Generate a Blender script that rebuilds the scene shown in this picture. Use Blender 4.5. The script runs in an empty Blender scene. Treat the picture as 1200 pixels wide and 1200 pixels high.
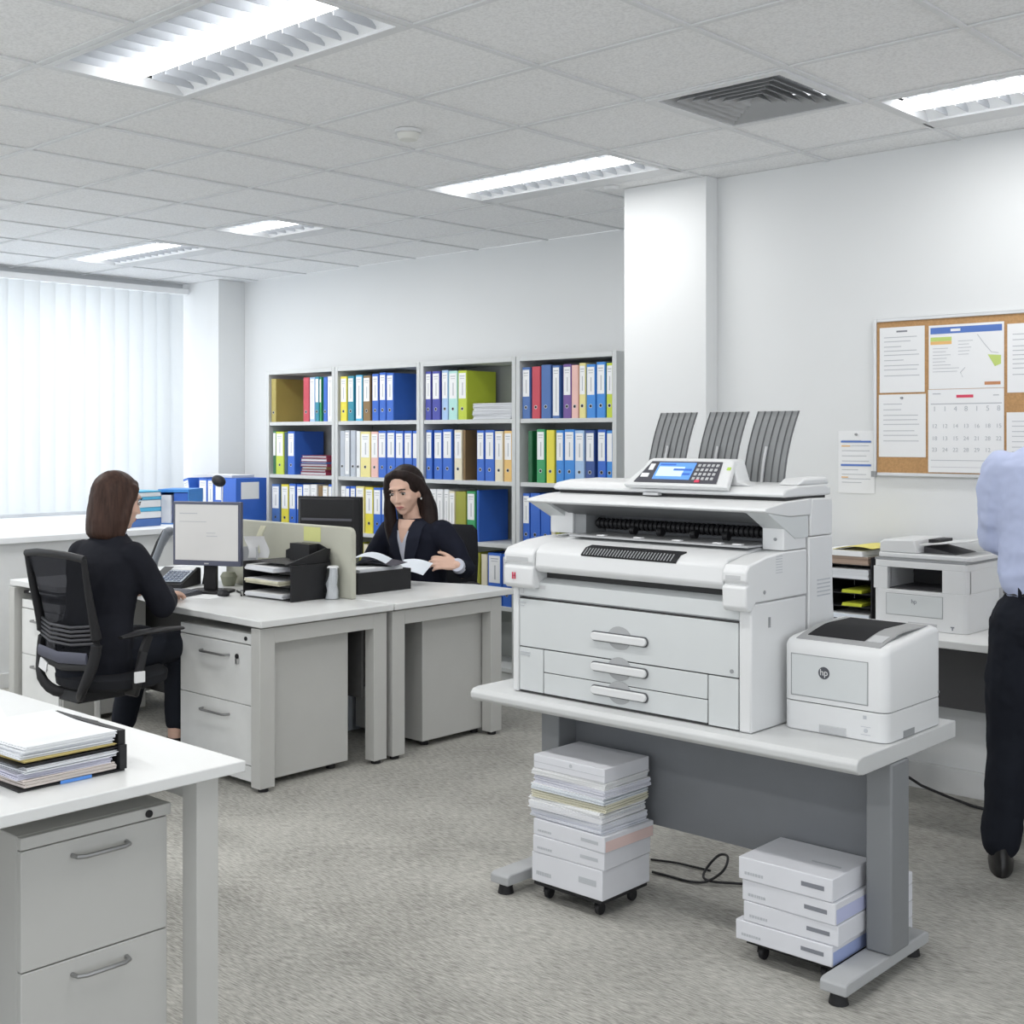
import bpy, math, random
from mathutils import Vector, Matrix, Euler
R = math.radians
random.seed(7)
C = bpy.context.scene.collection
sc = bpy.context.scene

# ------------------------------------------------------------------ camera
cd = bpy.data.cameras.new('camera'); cam = bpy.data.objects.new('camera', cd); C.objects.link(cam)
cam.location = (0, 0, 1.5); cam.rotation_euler = (R(90), 0, R(42.58))
cd.sensor_width = 36; cd.lens = 44.4; cd.shift_y = -88/1200; cd.clip_start = .05
sc.camera = cam

# ------------------------------------------------------------------ world, light, exposure
w = bpy.data.worlds.new('world'); sc.world = w; w.use_nodes = True
bg = w.node_tree.nodes['Background']; bg.inputs[0].default_value = (.92, .955, 1, 1); bg.inputs[1].default_value = 1.3
def area(name, loc, rot, sx, sy, power, col=(1, 1, 1)):
    l = bpy.data.lights.new(name, 'AREA'); l.shape = 'RECTANGLE'; l.size = sx; l.size_y = sy; l.energy = power; l.color = col
    o = bpy.data.objects.new(name, l); C.objects.link(o); o.location = loc; o.rotation_euler = rot
    return o
area('daylight_outside', (-9.75, 2.6, 1.8), (0, R(-90), 0), 1.9, 6.6, 70, (.86, .93, 1))
vs = sc.view_settings
vs.view_transform = 'Standard'; vs.look = 'None'; vs.gamma = 1; vs.exposure = 0.19; vs.use_curve_mapping = False

# ------------------------------------------------------------------ materials
MATS = {}
def mat(name, col, rough=.5, metal=0, var=.03, scale=8, bump=0, bscale=200, emit=0, spec=.5, trans=0, stretch=None):
    if name in MATS: return MATS[name]
    m = bpy.data.materials.new(name); m.use_nodes = True
    nt = m.node_tree; N = nt.nodes; L = nt.links; b = N['Principled BSDF']
    b.inputs['Roughness'].default_value = rough; b.inputs['Metallic'].default_value = metal
    b.inputs['Specular IOR Level'].default_value = spec
    tc = N.new('ShaderNodeTexCoord')
    nz = N.new('ShaderNodeTexNoise'); nz.inputs['Scale'].default_value = scale; nz.inputs['Detail'].default_value = 3
    src = tc.outputs['Object']
    if stretch:
        mp = N.new('ShaderNodeMapping'); mp.inputs['Scale'].default_value = stretch; L.new(src, mp.inputs[0]); src = mp.outputs[0]
    L.new(src, nz.inputs['Vector'])
    cr = N.new('ShaderNodeValToRGB')
    cr.color_ramp.elements[0].position = .3; cr.color_ramp.elements[1].position = .7
    cr.color_ramp.elements[0].color = tuple(c*(1-var) for c in col)+(1,); cr.color_ramp.elements[1].color = tuple(min(1, c*(1+var)) for c in col)+(1,)
    L.new(nz.outputs['Fac'], cr.inputs[0]); L.new(cr.outputs[0], b.inputs['Base Color'])
    if bump:
        n2 = N.new('ShaderNodeTexNoise'); n2.inputs['Scale'].default_value = bscale; L.new(src, n2.inputs['Vector'])
        bp = N.new('ShaderNodeBump'); bp.inputs['Strength'].default_value = bump; bp.inputs['Distance'].default_value = .004
        L.new(n2.outputs['Fac'], bp.inputs['Height']); L.new(bp.outputs[0], b.inputs['Normal'])
    if emit:
        b.inputs['Emission Color'].default_value = tuple(col)+(1,); b.inputs['Emission Strength'].default_value = emit
    if trans: b.inputs['Transmission Weight'].default_value = trans
    MATS[name] = m; return m
WALL = mat('painted_wall', (.77, .785, .79), .85, var=.01, scale=2)
WALL2 = WALL
COLM = WALL
CEIL = mat('mineral_tile', (.62, .63, .64), .95, var=.0, bump=.25, bscale=240)
def speckle(m, dark, light, scale, lo=.42, hi=.52):
    nt = m.node_tree; cr = [n for n in nt.nodes if n.type == 'VALTORGB'][0]; nz = [n for n in nt.nodes if n.type == 'TEX_NOISE'][0]
    nz.inputs['Scale'].default_value = scale; nz.inputs['Detail'].default_value = 5
    cr.color_ramp.elements[0].position = lo; cr.color_ramp.elements[1].position = hi
    cr.color_ramp.elements[0].color = dark+(1,); cr.color_ramp.elements[1].color = light+(1,)
speckle(CEIL, (.76, .765, .77), (.90, .905, .91), 110, .3, .6)
GRID = mat('ceiling_grid_white', (.72, .73, .74), .5)
CARPET = mat('woven_carpet', (.3, .3, .29), .95, bump=.6, bscale=160, stretch=(1, 1, 1), spec=.1)
def carpet():
    nt = CARPET.node_tree; N = nt.nodes; L = nt.links; b = N['Principled BSDF']
    tc = [n for n in N if n.type == 'TEX_COORD'][0]
    mp = N.new('ShaderNodeMapping'); mp.inputs['Rotation'].default_value = (0, 0, R(8)); mp.inputs['Scale'].default_value = (26, 240, 1)
    L.new(tc.outputs['Object'], mp.inputs[0])
    a = N.new('ShaderNodeTexNoise'); a.inputs['Scale'].default_value = 1; a.inputs['Detail'].default_value = 4; L.new(mp.outputs[0], a.inputs['Vector'])
    b2 = N.new('ShaderNodeTexNoise'); b2.inputs['Scale'].default_value = 2.2; b2.inputs['Detail'].default_value = 2; L.new(tc.outputs['Object'], b2.inputs['Vector'])
    mx = N.new('ShaderNodeMath'); mx.operation = 'MULTIPLY_ADD'; L.new(b2.outputs['Fac'], mx.inputs[0]); mx.inputs[1].default_value = .35; L.new(a.outputs['Fac'], mx.inputs[2])
    cr = [n for n in N if n.type == 'VALTORGB'][0]
    cr.color_ramp.elements[0].position = .48; cr.color_ramp.elements[1].position = .86
    cr.color_ramp.elements[0].color = (.235, .23, .21, 1); cr.color_ramp.elements[1].color = (.57, .56, .52, 1)
    L.new(mx.outputs[0], cr.inputs[0])
carpet()
def thin(name, col, t):
    m = bpy.data.materials.new(name); m.use_nodes = True; nt = m.node_tree; N = nt.nodes; L = nt.links
    for n in list(N): N.remove(n)
    o = N.new('ShaderNodeOutputMaterial'); d = N.new('ShaderNodeBsdfDiffuse'); tr = N.new('ShaderNodeBsdfTranslucent'); mx = N.new('ShaderNodeMixShader')
    wv = N.new('ShaderNodeTexNoise'); wv.inputs['Scale'].default_value = 90; cr = N.new('ShaderNodeValToRGB'); L.new(wv.outputs['Fac'], cr.inputs[0])
    cr.color_ramp.elements[0].color = tuple(c*.96 for c in col)+(1,); cr.color_ramp.elements[1].color = col+(1,)
    L.new(cr.outputs[0], d.inputs[0]); L.new(cr.outputs[0], tr.inputs[0])
    mx.inputs[0].default_value = t; L.new(d.outputs[0], mx.inputs[1]); L.new(tr.outputs[0], mx.inputs[2]); L.new(mx.outputs[0], o.inputs[0])
    return m
def clear(name, tint=(1, 1, 1), refl=.1, rough=.02):
    m = bpy.data.materials.new(name); m.use_nodes = True; nt = m.node_tree; N = nt.nodes; L = nt.links
    for n in list(N): N.remove(n)
    o = N.new('ShaderNodeOutputMaterial'); t = N.new('ShaderNodeBsdfTransparent'); g = N.new('ShaderNodeBsdfGlossy'); mx = N.new('ShaderNodeMixShader')
    t.inputs[0].default_value = tint+(1,); g.inputs['Roughness'].default_value = rough; mx.inputs[0].default_value = refl
    L.new(t.outputs[0], mx.inputs[1]); L.new(g.outputs[0], mx.inputs[2]); L.new(mx.outputs[0], o.inputs[0]); return m
def mesh_cloth():
    m = clear('chair_mesh_open', (.75, .75, .78), 0); nt = m.node_tree; N = nt.nodes; L = nt.links
    d = N.new('ShaderNodeBsdfDiffuse'); d.inputs[0].default_value = (.03, .031, .036, 1); mx = N.new('ShaderNodeMixShader')
    o = [n for n in N if n.type == 'OUTPUT_MATERIAL'][0]; t = [n for n in N if n.type == 'BSDF_TRANSPARENT'][0]
    v = N.new('ShaderNodeTexNoise'); v.inputs['Scale'].default_value = 300; mr = N.new('ShaderNodeMapRange'); mr.inputs[3].default_value = .62; mr.inputs[4].default_value = .82
    L.new(v.outputs['Fac'], mr.inputs[0]); L.new(mr.outputs[0], mx.inputs[0]); L.new(t.outputs[0], mx.inputs[1]); L.new(d.outputs[0], mx.inputs[2]); L.new(mx.outputs[0], o.inputs[0]); return m
BLIND = thin('blind_fabric', (.88, .90, .91), .45)
GLASS = clear('window_glass'); PLASTIC = clear('clear_plastic', (.86, .88, .9), .22, .12)
DESK = mat('white_laminate', (.74, .75, .745), .38, var=.015, scale=5)
DESKG = mat('grey_laminate', (.55, .56, .55), .45, var=.02)
STEEL = mat('pale_grey_steel', (.54, .54, .52), .5, var=.015)
STEELD = mat('mid_grey_steel', (.22, .23, .24), .5, var=.02)
PANEL = mat('dark_grey_panel', (.17, .18, .19), .6, var=.03)
DARKP = mat('charcoal_panel', (.055, .055, .055), .7)
SHELFM = mat('shelf_grey', (.60, .62, .62), .5, var=.01)
SHELFB = mat('shelf_back_grey', (.36, .38, .37), .6)
WHITE = mat('printer_white', (.73, .74, .745), .42, var=.008)
WHITE2 = mat('printer_pale_grey', (.63, .655, .66), .45, var=.008)
GREYP = mat('printer_grey', (.30, .31, .32), .5)
GREYL = mat('light_grey_plastic', (.52, .53, .54), .5)
BLACK = mat('black_plastic', (.018, .018, .02), .5, spec=.3)
SEAM = mat('dark_seam', (.05, .05, .05), .8)
BLACKF = mat('black_fabric', (.02, .021, .025), .9, bump=.4, bscale=300, spec=.2)
MESH = mesh_cloth()
CHROME = mat('brushed_metal', (.55, .55, .55), .28, .9)
HANDLE = mat('handle_metal', (.36, .36, .36), .35, .8)
PAPER = mat('white_paper', (.86, .87, .88), .8, var=.01)
PAPERB = mat('bluish_paper', (.74, .79, .85), .8, var=.03)
PAPERY = mat('yellow_paper', (.85, .76, .22), .8, var=.03)
PAPERE = mat('paper_edges', (.74, .76, .79), .85, var=.12, scale=1, stretch=(2, 2, 420))
CARTON = mat('white_carton', (.72, .73, .77), .6, var=.015)
INK = mat('grey_print', (.22, .23, .26), .8)
INKL = mat('pale_print', (.50, .52, .55), .8)
BLUEP = mat('blue_print', (.10, .20, .55), .7)
REDP = mat('red_print', (.70, .06, .12), .7)
CORK = mat('cork', (.50, .29, .13), .9, var=.12, scale=120)
ALU = mat('aluminium', (.62, .63, .64), .35, .7)
DIVID = mat('divider_fabric', (.52, .52, .44), .85, bump=.2, bscale=300)
SKIN = mat('skin', (.74, .48, .37), .5, var=.03)
HAIRB = mat('brown_hair', (.050, .026, .019), .55, spec=.22, var=.35, scale=1, stretch=(70, 70, 5), bump=.5, bscale=1)
HAIRD = mat('dark_hair', (.020, .012, .011), .5, spec=.2, var=.35, scale=1, stretch=(70, 70, 5), bump=.5, bscale=1)
NAVY = mat('navy_suiting', (.012, .014, .026), .85, var=.08, spec=.2)
BLKS = mat('black_suiting', (.012, .013, .019), .85, var=.08, spec=.2)
SHIRTW = mat('white_blouse', (.62, .64, .74), .8)
SHIRTB = mat('light_blue_shirt', (.52, .58, .80), .8, var=.03)
TROUS = mat('navy_trousers', (.012, .014, .021), .85, spec=.2)
SHOE = mat('black_leather', (.012, .011, .011), .35)
LIP = mat('lips', (.50, .17, .16), .45); EYEW = mat('eye_white', (.40, .38, .37), .4); IRIS = mat('dark_iris', (.03, .018, .012), .2)
LIGHTM = mat('tube_glow', (1, 1, 1), .5, emit=4, var=0)
REFL = mat('lamp_reflector', (.86, .88, .9), .3)
SCREEN = mat('screen_pale', (.60, .60, .59), .35, emit=.16, var=.03, scale=3)
SCREENB = mat('screen_blue', (.12, .30, .75), .3, emit=.35, var=.05)
COL = dict(white=(.78, .80, .82), khaki=(.40, .33, .09), red=(.55, .06, .09), paleblue=(.38, .55, .80), teal=(.03, .26, .36), green=(.04, .33, .12),
  blue=(.035, .14, .58), darkgreen=(.015, .13, .05), lime=(.52, .62, .05), darkteal=(.02, .07, .13), steel=(.07, .16, .42), yellow=(.78, .68, .06),
  brown=(.24, .15, .06), cream=(.78, .72, .55), sky=(.10, .45, .70), grey=(.50, .54, .60), paleyellow=(.80, .72, .30), pink=(.80, .50, .45),
  olive=(.33, .34, .04), indigo=(.06, .07, .38), aqua=(.45, .75, .70), orange=(.80, .52, .18), purple=(.16, .08, .30), azure=(.05, .26, .70), navy=(.04, .09, .30), maroon=(.30, .04, .08))
def cm(c): return mat('cover_'+c, COL[c], .45, var=.04)

# ------------------------------------------------------------------ mesh helper
class MB:
    def __init__(s, T=None): s.v = []; s.f = []; s.T = T or Matrix()
    def add(s, vs, fs):
        n = len(s.v); s.v += [s.T @ Vector(p) for p in vs]; s.f += [[i+n for i in f] for f in fs]; return s
    def box(s, a, b):
        x0, x1 = sorted((a[0], b[0])); y0, y1 = sorted((a[1], b[1])); z0, z1 = sorted((a[2], b[2]))
        return s.add([(x0, y0, z0), (x1, y0, z0), (x1, y1, z0), (x0, y1, z0), (x0, y0, z1), (x1, y0, z1), (x1, y1, z1), (x0, y1, z1)],
                     [(0, 3, 2, 1), (4, 5, 6, 7), (0, 1, 5, 4), (1, 2, 6, 5), (2, 3, 7, 6), (3, 0, 4, 7)])
    def obox(s, c, size, rot=(0, 0, 0)):
        T = Matrix.Translation(c) @ Euler(rot).to_matrix().to_4x4(); k = s.T; s.T = k @ T
        s.box([-q/2 for q in size], [q/2 for q in size]); s.T = k; return s
    def prism(s, poly, axis, lo, hi):
        ar = sum(poly[i][0]*poly[(i+1) % len(poly)][1]-poly[(i+1) % len(poly)][0]*poly[i][1] for i in range(len(poly)))
        if ar < 0: poly = poly[::-1]
        def P(u, v, h): return (h, u, v) if axis == 'x' else ((v, h, u) if axis == 'y' else (u, v, h))
        if axis == 'y': poly = [(z, x) for x, z in poly][::-1]
        n = len(poly)
        return s.add([P(u, v, lo) for u, v in poly]+[P(u, v, hi) for u, v in poly],
            [list(range(n))[::-1], list(range(n, 2*n))]+[(i, (i+1) % n, n+(i+1) % n, n+i) for i in range(n)])
    def loft(s, rings, cap=True):
        n = len(rings[0]); vs = [p for r in rings for p in r]
        fs = [(k*n+i, k*n+(i+1) % n, (k+1)*n+(i+1) % n, (k+1)*n+i) for k in range(len(rings)-1) for i in range(n)]
        if cap: fs += [list(range(n))[::-1], list(range((len(rings)-1)*n, len(rings)*n))]
        return s.add(vs, fs)
    def cyl(s, p, q, r, r2=None, n=16):
        p = Vector(p); q = Vector(q); d = (q-p).normalized(); r2 = r if r2 is None else r2
        u = d.orthogonal().normalized(); v = d.cross(u)
        A = [math.tau*i/n for i in range(n)]
        return s.loft([[c+(u*math.cos(a)+v*math.sin(a))*k for a in A] for c, k in ((p, r), (q, r2))])
    def tube(s, pts, r, n=10, ry=None, up=(0, 0, 1), rs=None):
        pts = [Vector(p) for p in pts]; rings = []; up = Vector(up)
        for i, p in enumerate(pts):
            d = (pts[min(i+1, len(pts)-1)]-pts[max(i-1, 0)]).normalized()
            u = d.cross(up)
            u = d.orthogonal().normalized() if u.length < .05 else u.normalized()
            v = u.cross(d); k = rs[i] if rs else 1
            rings.append([p+u*math.cos(math.tau*j/n)*r*k+v*math.sin(math.tau*j/n)*(ry or r)*k for j in range(n)])
        return s.loft(rings)
    def sph(s, c, r, n=16, m=10, rot=None):
        if isinstance(r, (int, float)): r = (r, r, r)
        c = Vector(c); Q = Euler(rot).to_matrix() if rot else Matrix.Identity(3); rings = []
        for k in range(m+1):
            ph = math.pi*(k+.02)/(m+.04)-math.pi/2
            rings.append([c+Q@Vector((r[0]*math.cos(ph)*math.cos(math.tau*j/n), r[1]*math.cos(ph)*math.sin(math.tau*j/n), r[2]*math.sin(ph))) for j in range(n)])
        return s.loft(rings)
    def limb(s, pts, rs, n=14):
        for i in range(len(pts)-1): s.cyl(pts[i], pts[i+1], rs[i], rs[i+1], n)
        for p, r in zip(pts, rs): s.sph(p, r, n, 8)
        return s
    def rings(s, secs, n=20):      # secs: (center, rx, ry[, tilt_x])
        R_ = []
        for q in secs:
            c = Vector(q[0]); t = Euler((q[3] if len(q) > 3 else 0, 0, 0)).to_matrix()
            R_.append([c+t@Vector((q[1]*math.cos(math.tau*j/n), q[2]*math.sin(math.tau*j/n), 0)) for j in range(n)])
        return s.loft(R_)
    def build(s, name, m, parent=None, bevel=0, seg=2, smooth=True, ang=35, world=False):
        vs = s.v
        if world and parent is not None:
            r = parent
            while r.parent: r = r.parent
            I = (Matrix.Translation(r.location) @ Euler(r.rotation_euler).to_matrix().to_4x4()).inverted(); vs = [I@v for v in vs]
        me = bpy.data.meshes.new(name); me.from_pydata([tuple(v) for v in vs], [], s.f); me.materials.append(m)
        if smooth:
            me.shade_smooth(); me.set_sharp_from_angle(angle=R(ang))
        me.update()
        o = bpy.data.objects.new(name, me); C.objects.link(o)
        if parent: o.parent = parent
        if bevel:
            b = o.modifiers.new('bevel', 'BEVEL'); b.width = bevel; b.segments = seg; b.limit_method = 'ANGLE'; b.angle_limit = R(40); b.harden_normals = False
        return o
def thing(name, label, cat, loc=(0, 0, 0), rz=0, group=None):
    o = bpy.data.objects.new(name, None); C.objects.link(o); o.empty_display_size = .1
    o.location = loc; o.rotation_euler = (0, 0, rz); o['label'] = label; o['category'] = cat
    if group: o['group'] = group
    return o
def tag(o, label, cat, group=None):
    o['label'] = label; o['category'] = cat
    if group: o['group'] = group
    return o
def struct(o): o['kind'] = 'structure'; return o
def text(s_, size, loc, rot, m, parent, name='lettering', ext=.0004, world=True, align='CENTER', sx=1):
    cu = bpy.data.curves.new('t', 'FONT'); cu.body = s_; cu.size = size; cu.extrude = ext; cu.align_x = align; cu.align_y = 'CENTER'
    o = bpy.data.objects.new('t', cu); C.objects.link(o)
    dg = bpy.context.evaluated_depsgraph_get(); me = bpy.data.meshes.new_from_object(o.evaluated_get(dg))
    bpy.data.objects.remove(o)
    T = Matrix.Translation(loc) @ Euler(rot).to_matrix().to_4x4() @ Matrix.Diagonal((sx, 1, 1, 1))
    if world:
        r = parent
        while r.parent: r = r.parent
        T = (Matrix.Translation(r.location) @ Euler(r.rotation_euler).to_matrix().to_4x4()).inverted() @ T
    me.transform(T); me.materials.clear(); me.materials.append(m); me.name = name
    q = bpy.data.objects.new(name, me); C.objects.link(q); q.parent = parent; return q

def smoothp(pts, n=5):
    P_ = [Vector(p) for p in pts]; P_ = [P_[0]]+P_+[P_[-1]]; out = []
    for i in range(1, len(P_)-2):
        a, b, c, d = P_[i-1:i+3]
        for k in range(n):
            t = k/n; out.append(.5*((2*b)+(c-a)*t+(2*a-5*b+4*c-d)*t*t+(3*b-a-3*c+d)*t**3))
    return out+[P_[-2]]
# ------------------------------------------------------------------ room shell
struct(MB().box((-9.0, -3.5, -.06), (3.2, 6.2, 0)).build('floor', CARPET))
struct(MB().box((-9.2, 6.05, 0), (-3.88, 6.2, 2.75)).build('wall_back', WALL))
struct(MB().box((-3.88, 5.17, 0), (3.2, 6.2, 2.75)).build('wall_right', WALL))
struct(MB().box((-3.89, 5.07, 0), (-3.40, 5.169, 2.749)).build('trim_1', COLM))        # column standing proud of the wall
struct(MB().box((-9.0, 5.80, 0), (-8.49, 6.049, 2.749)).build('trim_2', COLM))         # corner pilaster by the window
struct(MB().box((-9.1, -3.5, 0), (-9.0, 6.05, .88)).build('wall_left', WALL))
struct(MB().box((-9.1, -3.5, 2.70), (-9.0, 6.05, 2.75)).build('trim_3', GREYL))
struct(MB().box((-8.99, -3.5, .0), (-7.34, 5.3, .86)).build('wall_window_casing', WALL))
struct(MB().box((-8.99, -3.5, .861), (-7.30, 5.33, .90)).build('trim_4', mat('sill_white', (.86, .88, .9), .4), bevel=.004))
struct(MB().box((-7.339, -3.5, 0), (-7.32, 5.3, .09)).build('baseboard_left', mat('skirting_white', (.74, .75, .75), .5), bevel=.002))
struct(MB().box((-3.39, 5.15, 0), (3.2, 5.169, .11)).build('baseboard_right', mat('skirting_white', (.74, .75, .75), .5), bevel=.002))
struct(MB().box((-8.48, 6.03, 0), (-3.9, 6.049, .11)).build('baseboard_back', mat('skirting_white', (.74, .75, .75), .5), bevel=.002))
# windows behind the blind
for i, y0 in enumerate((-1.4, .95, 3.3)):
    f = MB(); y1 = y0+2.35
    for a, b in (((-9.09, y0, .9), (-9.03, y0+.05, 2.69)), ((-9.09, y1-.05, .9), (-9.03, y1, 2.69)), ((-9.09, y0, .9), (-9.03, y1, .95)), ((-9.09, y0, 2.64), (-9.03, y1, 2.69)), ((-9.085, (y0+y1)/2-.02, .95), (-9.035, (y0+y1)/2+.02, 2.64))): f.box(a, b)
    o = struct(f.build('window_%d' % (i+1), mat('frame_white', (.8, .8, .8), .4)))
    MB().box((-9.064, y0+.05, .95), (-9.058, y1-.05, 2.64)).build('glass_pane', GLASS, o)
# vertical blind
bl = thing('vertical_blind', 'white vertical slat blind covering the whole window on the left', 'blind', (-8.93, 2.2, .93))
MB().box((-8.97, -1.5, 2.655), (-8.88, 5.78, 2.70)).build('headrail', mat('rail_white', (.85, .86, .87), .4), bl, world=True, bevel=.003)
y = -1.4; k = 0
while y < 5.70:
    a = R(24+random.uniform(-2.5, 2.5)); h = .069
    m_ = MB(); p = []
    for j in range(5):
        t = -1+j/2; p.append((-8.925+math.sin(a)*h*t+.004*(1-t*t), y+math.cos(a)*h*t))
    q = [(x+.0012, yy) for x, yy in p][::-1]
    m_.prism(p+q, 'z', .935, 2.652); m_.build('slat', BLIND, bl, world=True)
    y += .122; k += 1
# ceiling: tiles in a grid, open where lights and diffuser sit
GX = [-2.81-.612*i for i in range(-10, 11)]; GX = sorted([g for g in GX if -9.05 < g < 3.2]); GY = [2.04+.575*i for i in range(-10, 8)]; GY = [g for g in GY if -3.5 < g < 6.05]
xs = [-9.05]+GX+[3.2]; ys = [-3.5]+GY+[6.05]
def near(a, b): return abs(a-b) < .02
gx = lambda i: -2.81-.612*i
gy = lambda j: 2.04+.575*j
LIGHTS = [(2, 0, 2), (3, 4, 2), (6, 4, 1), (9, 4, 2), (-1, 4, 2), (-1, 0, 2), (2, -4, 2), (-1, -4, 2), (7, 0, 2), (7, -4, 2)]   # (grid index of the left end, row, tiles long)
holes = set()
for i, j, n in LIGHTS:
    for q in range(n): holes.add((round(gx(i)+.612*q, 2), round(gy(j), 2)))
holes.add((round(gx(0), 2), round(gy(3), 2)))
cb = MB()
for a, b in zip(xs, xs[1:]):
    for c, d in zip(ys, ys[1:]):
        if (round(a, 2), round(c, 2)) in holes: continue
        cb.box((a, c, 2.751), (b, d, 2.775))
struct(cb.build('ceiling', CEIL, smooth=False))
gb = MB()
for g in GX:
    for c, d in zip(ys, ys[1:]):
        if (round(g, 2), round(c, 2)) in holes and (round(g-.612, 2), round(c, 2)) in holes: continue
        gb.box((g-.011, c, 2.744), (g+.011, d, 2.7505))
for g in GY: gb.box((-9.0, g-.011, 2.7445), (3.2, g+.011, 2.7502))
struct(gb.build('trim_5', GRID, smooth=False))
names = {0: 'long recessed ceiling light at the top left, the nearest and largest', 1: 'recessed ceiling light with louvres just in front of the white column', 2: 'short square ceiling light over the bookcase end of the room', 3: 'farthest recessed ceiling light, beside the window blind', 4: 'recessed ceiling light at the right edge above the cork board'}
for idx, (i, j, n) in enumerate(LIGHTS):
    x0 = gx(i)+.014; x1 = gx(i)+.612*n-.014; y0 = gy(j)+.014; y1 = gy(j)+.561
    if idx in (1, 2, 3, 4): y1 -= .10
    lab = names.get(idx, 'recessed ceiling light outside the view, over the near part of the room')
    t = thing('ceiling_light', lab, 'ceiling light', ((x0+x1)/2, (y0+y1)/2, 2.745), 0, 'recessed ceiling lights')
    ym = (y0+y1)/2
    fr = MB(); fr.box((x0, y0, 2.742), (x1, y0+.022, 2.79)); fr.box((x0, y1-.022, 2.742), (x1, y1, 2.79)); fr.box((x0, y0+.022, 2.742), (x0+.022, y1-.022, 2.79)); fr.box((x1-.022, y0+.022, 2.742), (x1, y1-.022, 2.79))
    if idx in (1, 2, 3, 4): fr.box((x0-.012, y1, 2.744), (x1+.012, y1+.098, 2.77))
    fr.build('frame', GRID, t, world=True)
    rf = MB(); hw = (y1-y0)/2-.022
    for s in (-1, 1):
        pr = []
        for q in range(7):
            u = q/6; pr.append((ym+s*(.02+(hw-.02)*u), 2.83-.045*u*u-.035*u**4))
        pr2 = [(a, b+.004) for a, b in pr][::-1]
        rf.prism(pr+pr2, 'x', x0+.022, x1-.022)
    rf.box((x0+.01, ym-.05, 2.85), (x1-.01, ym+.05, 2.86)); rf.box((x0+.014, y0+.022, 2.78), (x0+.022, y1-.022, 2.84)); rf.box((x1-.022, y0+.022, 2.78), (x1-.014, y1-.022, 2.84))
    rf.build('reflector', REFL, t, world=True)
    nb = int((x1-x0)/.085)
    for q in range(1, nb):
        xx = x0+.022+(x1-x0-.044)*q/nb
        for s in (-1, 1):
            lb = MB(); lb.prism([(ym+s*.075, 2.752), (ym+s*(hw-.01), 2.750), (ym+s*(hw-.01), 2.768), (ym+s*.15, 2.79), (ym+s*.075, 2.80)], 'x', xx-.0015, xx+.0015)
            lb.build('louvre_blade', mat('louvre_metal', (.55, .57, .6), .35, .3), t, world=True)
    MB().box((x0+.024, ym-.055, 2.752), (x1-.024, ym+.055, 2.776)).build('diffuser', LIGHTM, t, bevel=.01, world=True)
for idx, (i, j, n) in enumerate(LIGHTS):
    x0 = gx(i); x1 = gx(i)+.612*n; ym = gy(j)+.26
    l = area('ceiling_lamp', ((x0+x1)/2, ym, 2.735), (0, 0, 0), (x1-x0)*.9, .14, {1: 7, 4: 6, 2: 18, 3: 15, 8: 24, 9: 22}.get(idx, 11)*n/2, (1, .99, .97))
# ceiling air diffuser
t = thing('air_diffuser', 'square ceiling air vent with dark concentric louvres near the column', 'vent', (gx(0)+.306, gy(3)+.287, 2.745), 0)
cx, cy = gx(0)+.306, gy(3)+.2875
def ringbox(mb, h0, h1, z0, z1, ti=0):
    for s in (-1, 1):
        mb.prism([(cx-h1, cy+s*h1), (cx+h1, cy+s*h1), (cx+h0, cy+s*h0), (cx-h0, cy+s*h0)], 'z', z0, z1)
        mb.prism([(cx+s*h1, cy-h1), (cx+s*h1, cy+h1), (cx+s*h0, cy+h0), (cx+s*h0, cy-h0)], 'z', z0, z1)
m_ = MB(); ringbox(m_, .255, .287, 2.738, 2.752); m_.build('frame', GRID, t, world=True)
m_ = MB(); m_.box((cx-.29, cy-.29, 2.83), (cx+.29, cy+.29, 2.84)); m_.build('plenum', BLACK, t, world=True)
for h in (.045, .085, .125, .165, .205, .245):
    m_ = MB()
    for s in (-1, 1):      # sloped vanes, one ring of four
        o_, i_ = h, h-.03
        for q in range(2):
            if q == 0: pts = [(cx-o_, cy+s*o_, 2.740), (cx+o_, cy+s*o_, 2.740), (cx+i_, cy+s*i_, 2.775), (cx-i_, cy+s*i_, 2.775)]
            else: pts = [(cx+s*o_, cy-o_, 2.740), (cx+s*o_, cy+o_, 2.740), (cx+s*i_, cy+i_, 2.775), (cx+s*i_, cy-i_, 2.775)]
            m_.add(pts+[(a, b, c+.002) for a, b, c in pts], [(0, 1, 2, 3), (7, 6, 5, 4), (0, 4, 5, 1), (1, 5, 6, 2), (2, 6, 7, 3), (3, 7, 4, 0)])
    m_.build('vane', mat('vane_grey', (.42, .43, .44), .5), t, world=True)
t = thing('smoke_detector', 'round white smoke detector on the ceiling left of the column', 'smoke detector', (-3.79, 3.50, 2.75))
MB().cyl((-3.79, 3.5, 2.749), (-3.79, 3.5, 2.735), .055, .055, 28).build('base_plate', WHITE, t, world=True)
MB().cyl((-3.79, 3.5, 2.735), (-3.79, 3.5, 2.708), .048, .038, 28).build('sensor_dome', mat('cream_plastic', (.72, .72, .68), .5), t, world=True, bevel=.003)
tag(MB().cyl((-3.9, 4.98, 2.749), (-3.9, 4.98, 2.735), .04, .035, 24).build('ceiling_sensor', WHITE), 'small flat white disc sensor on the ceiling beside the column top', 'sensor')

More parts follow.
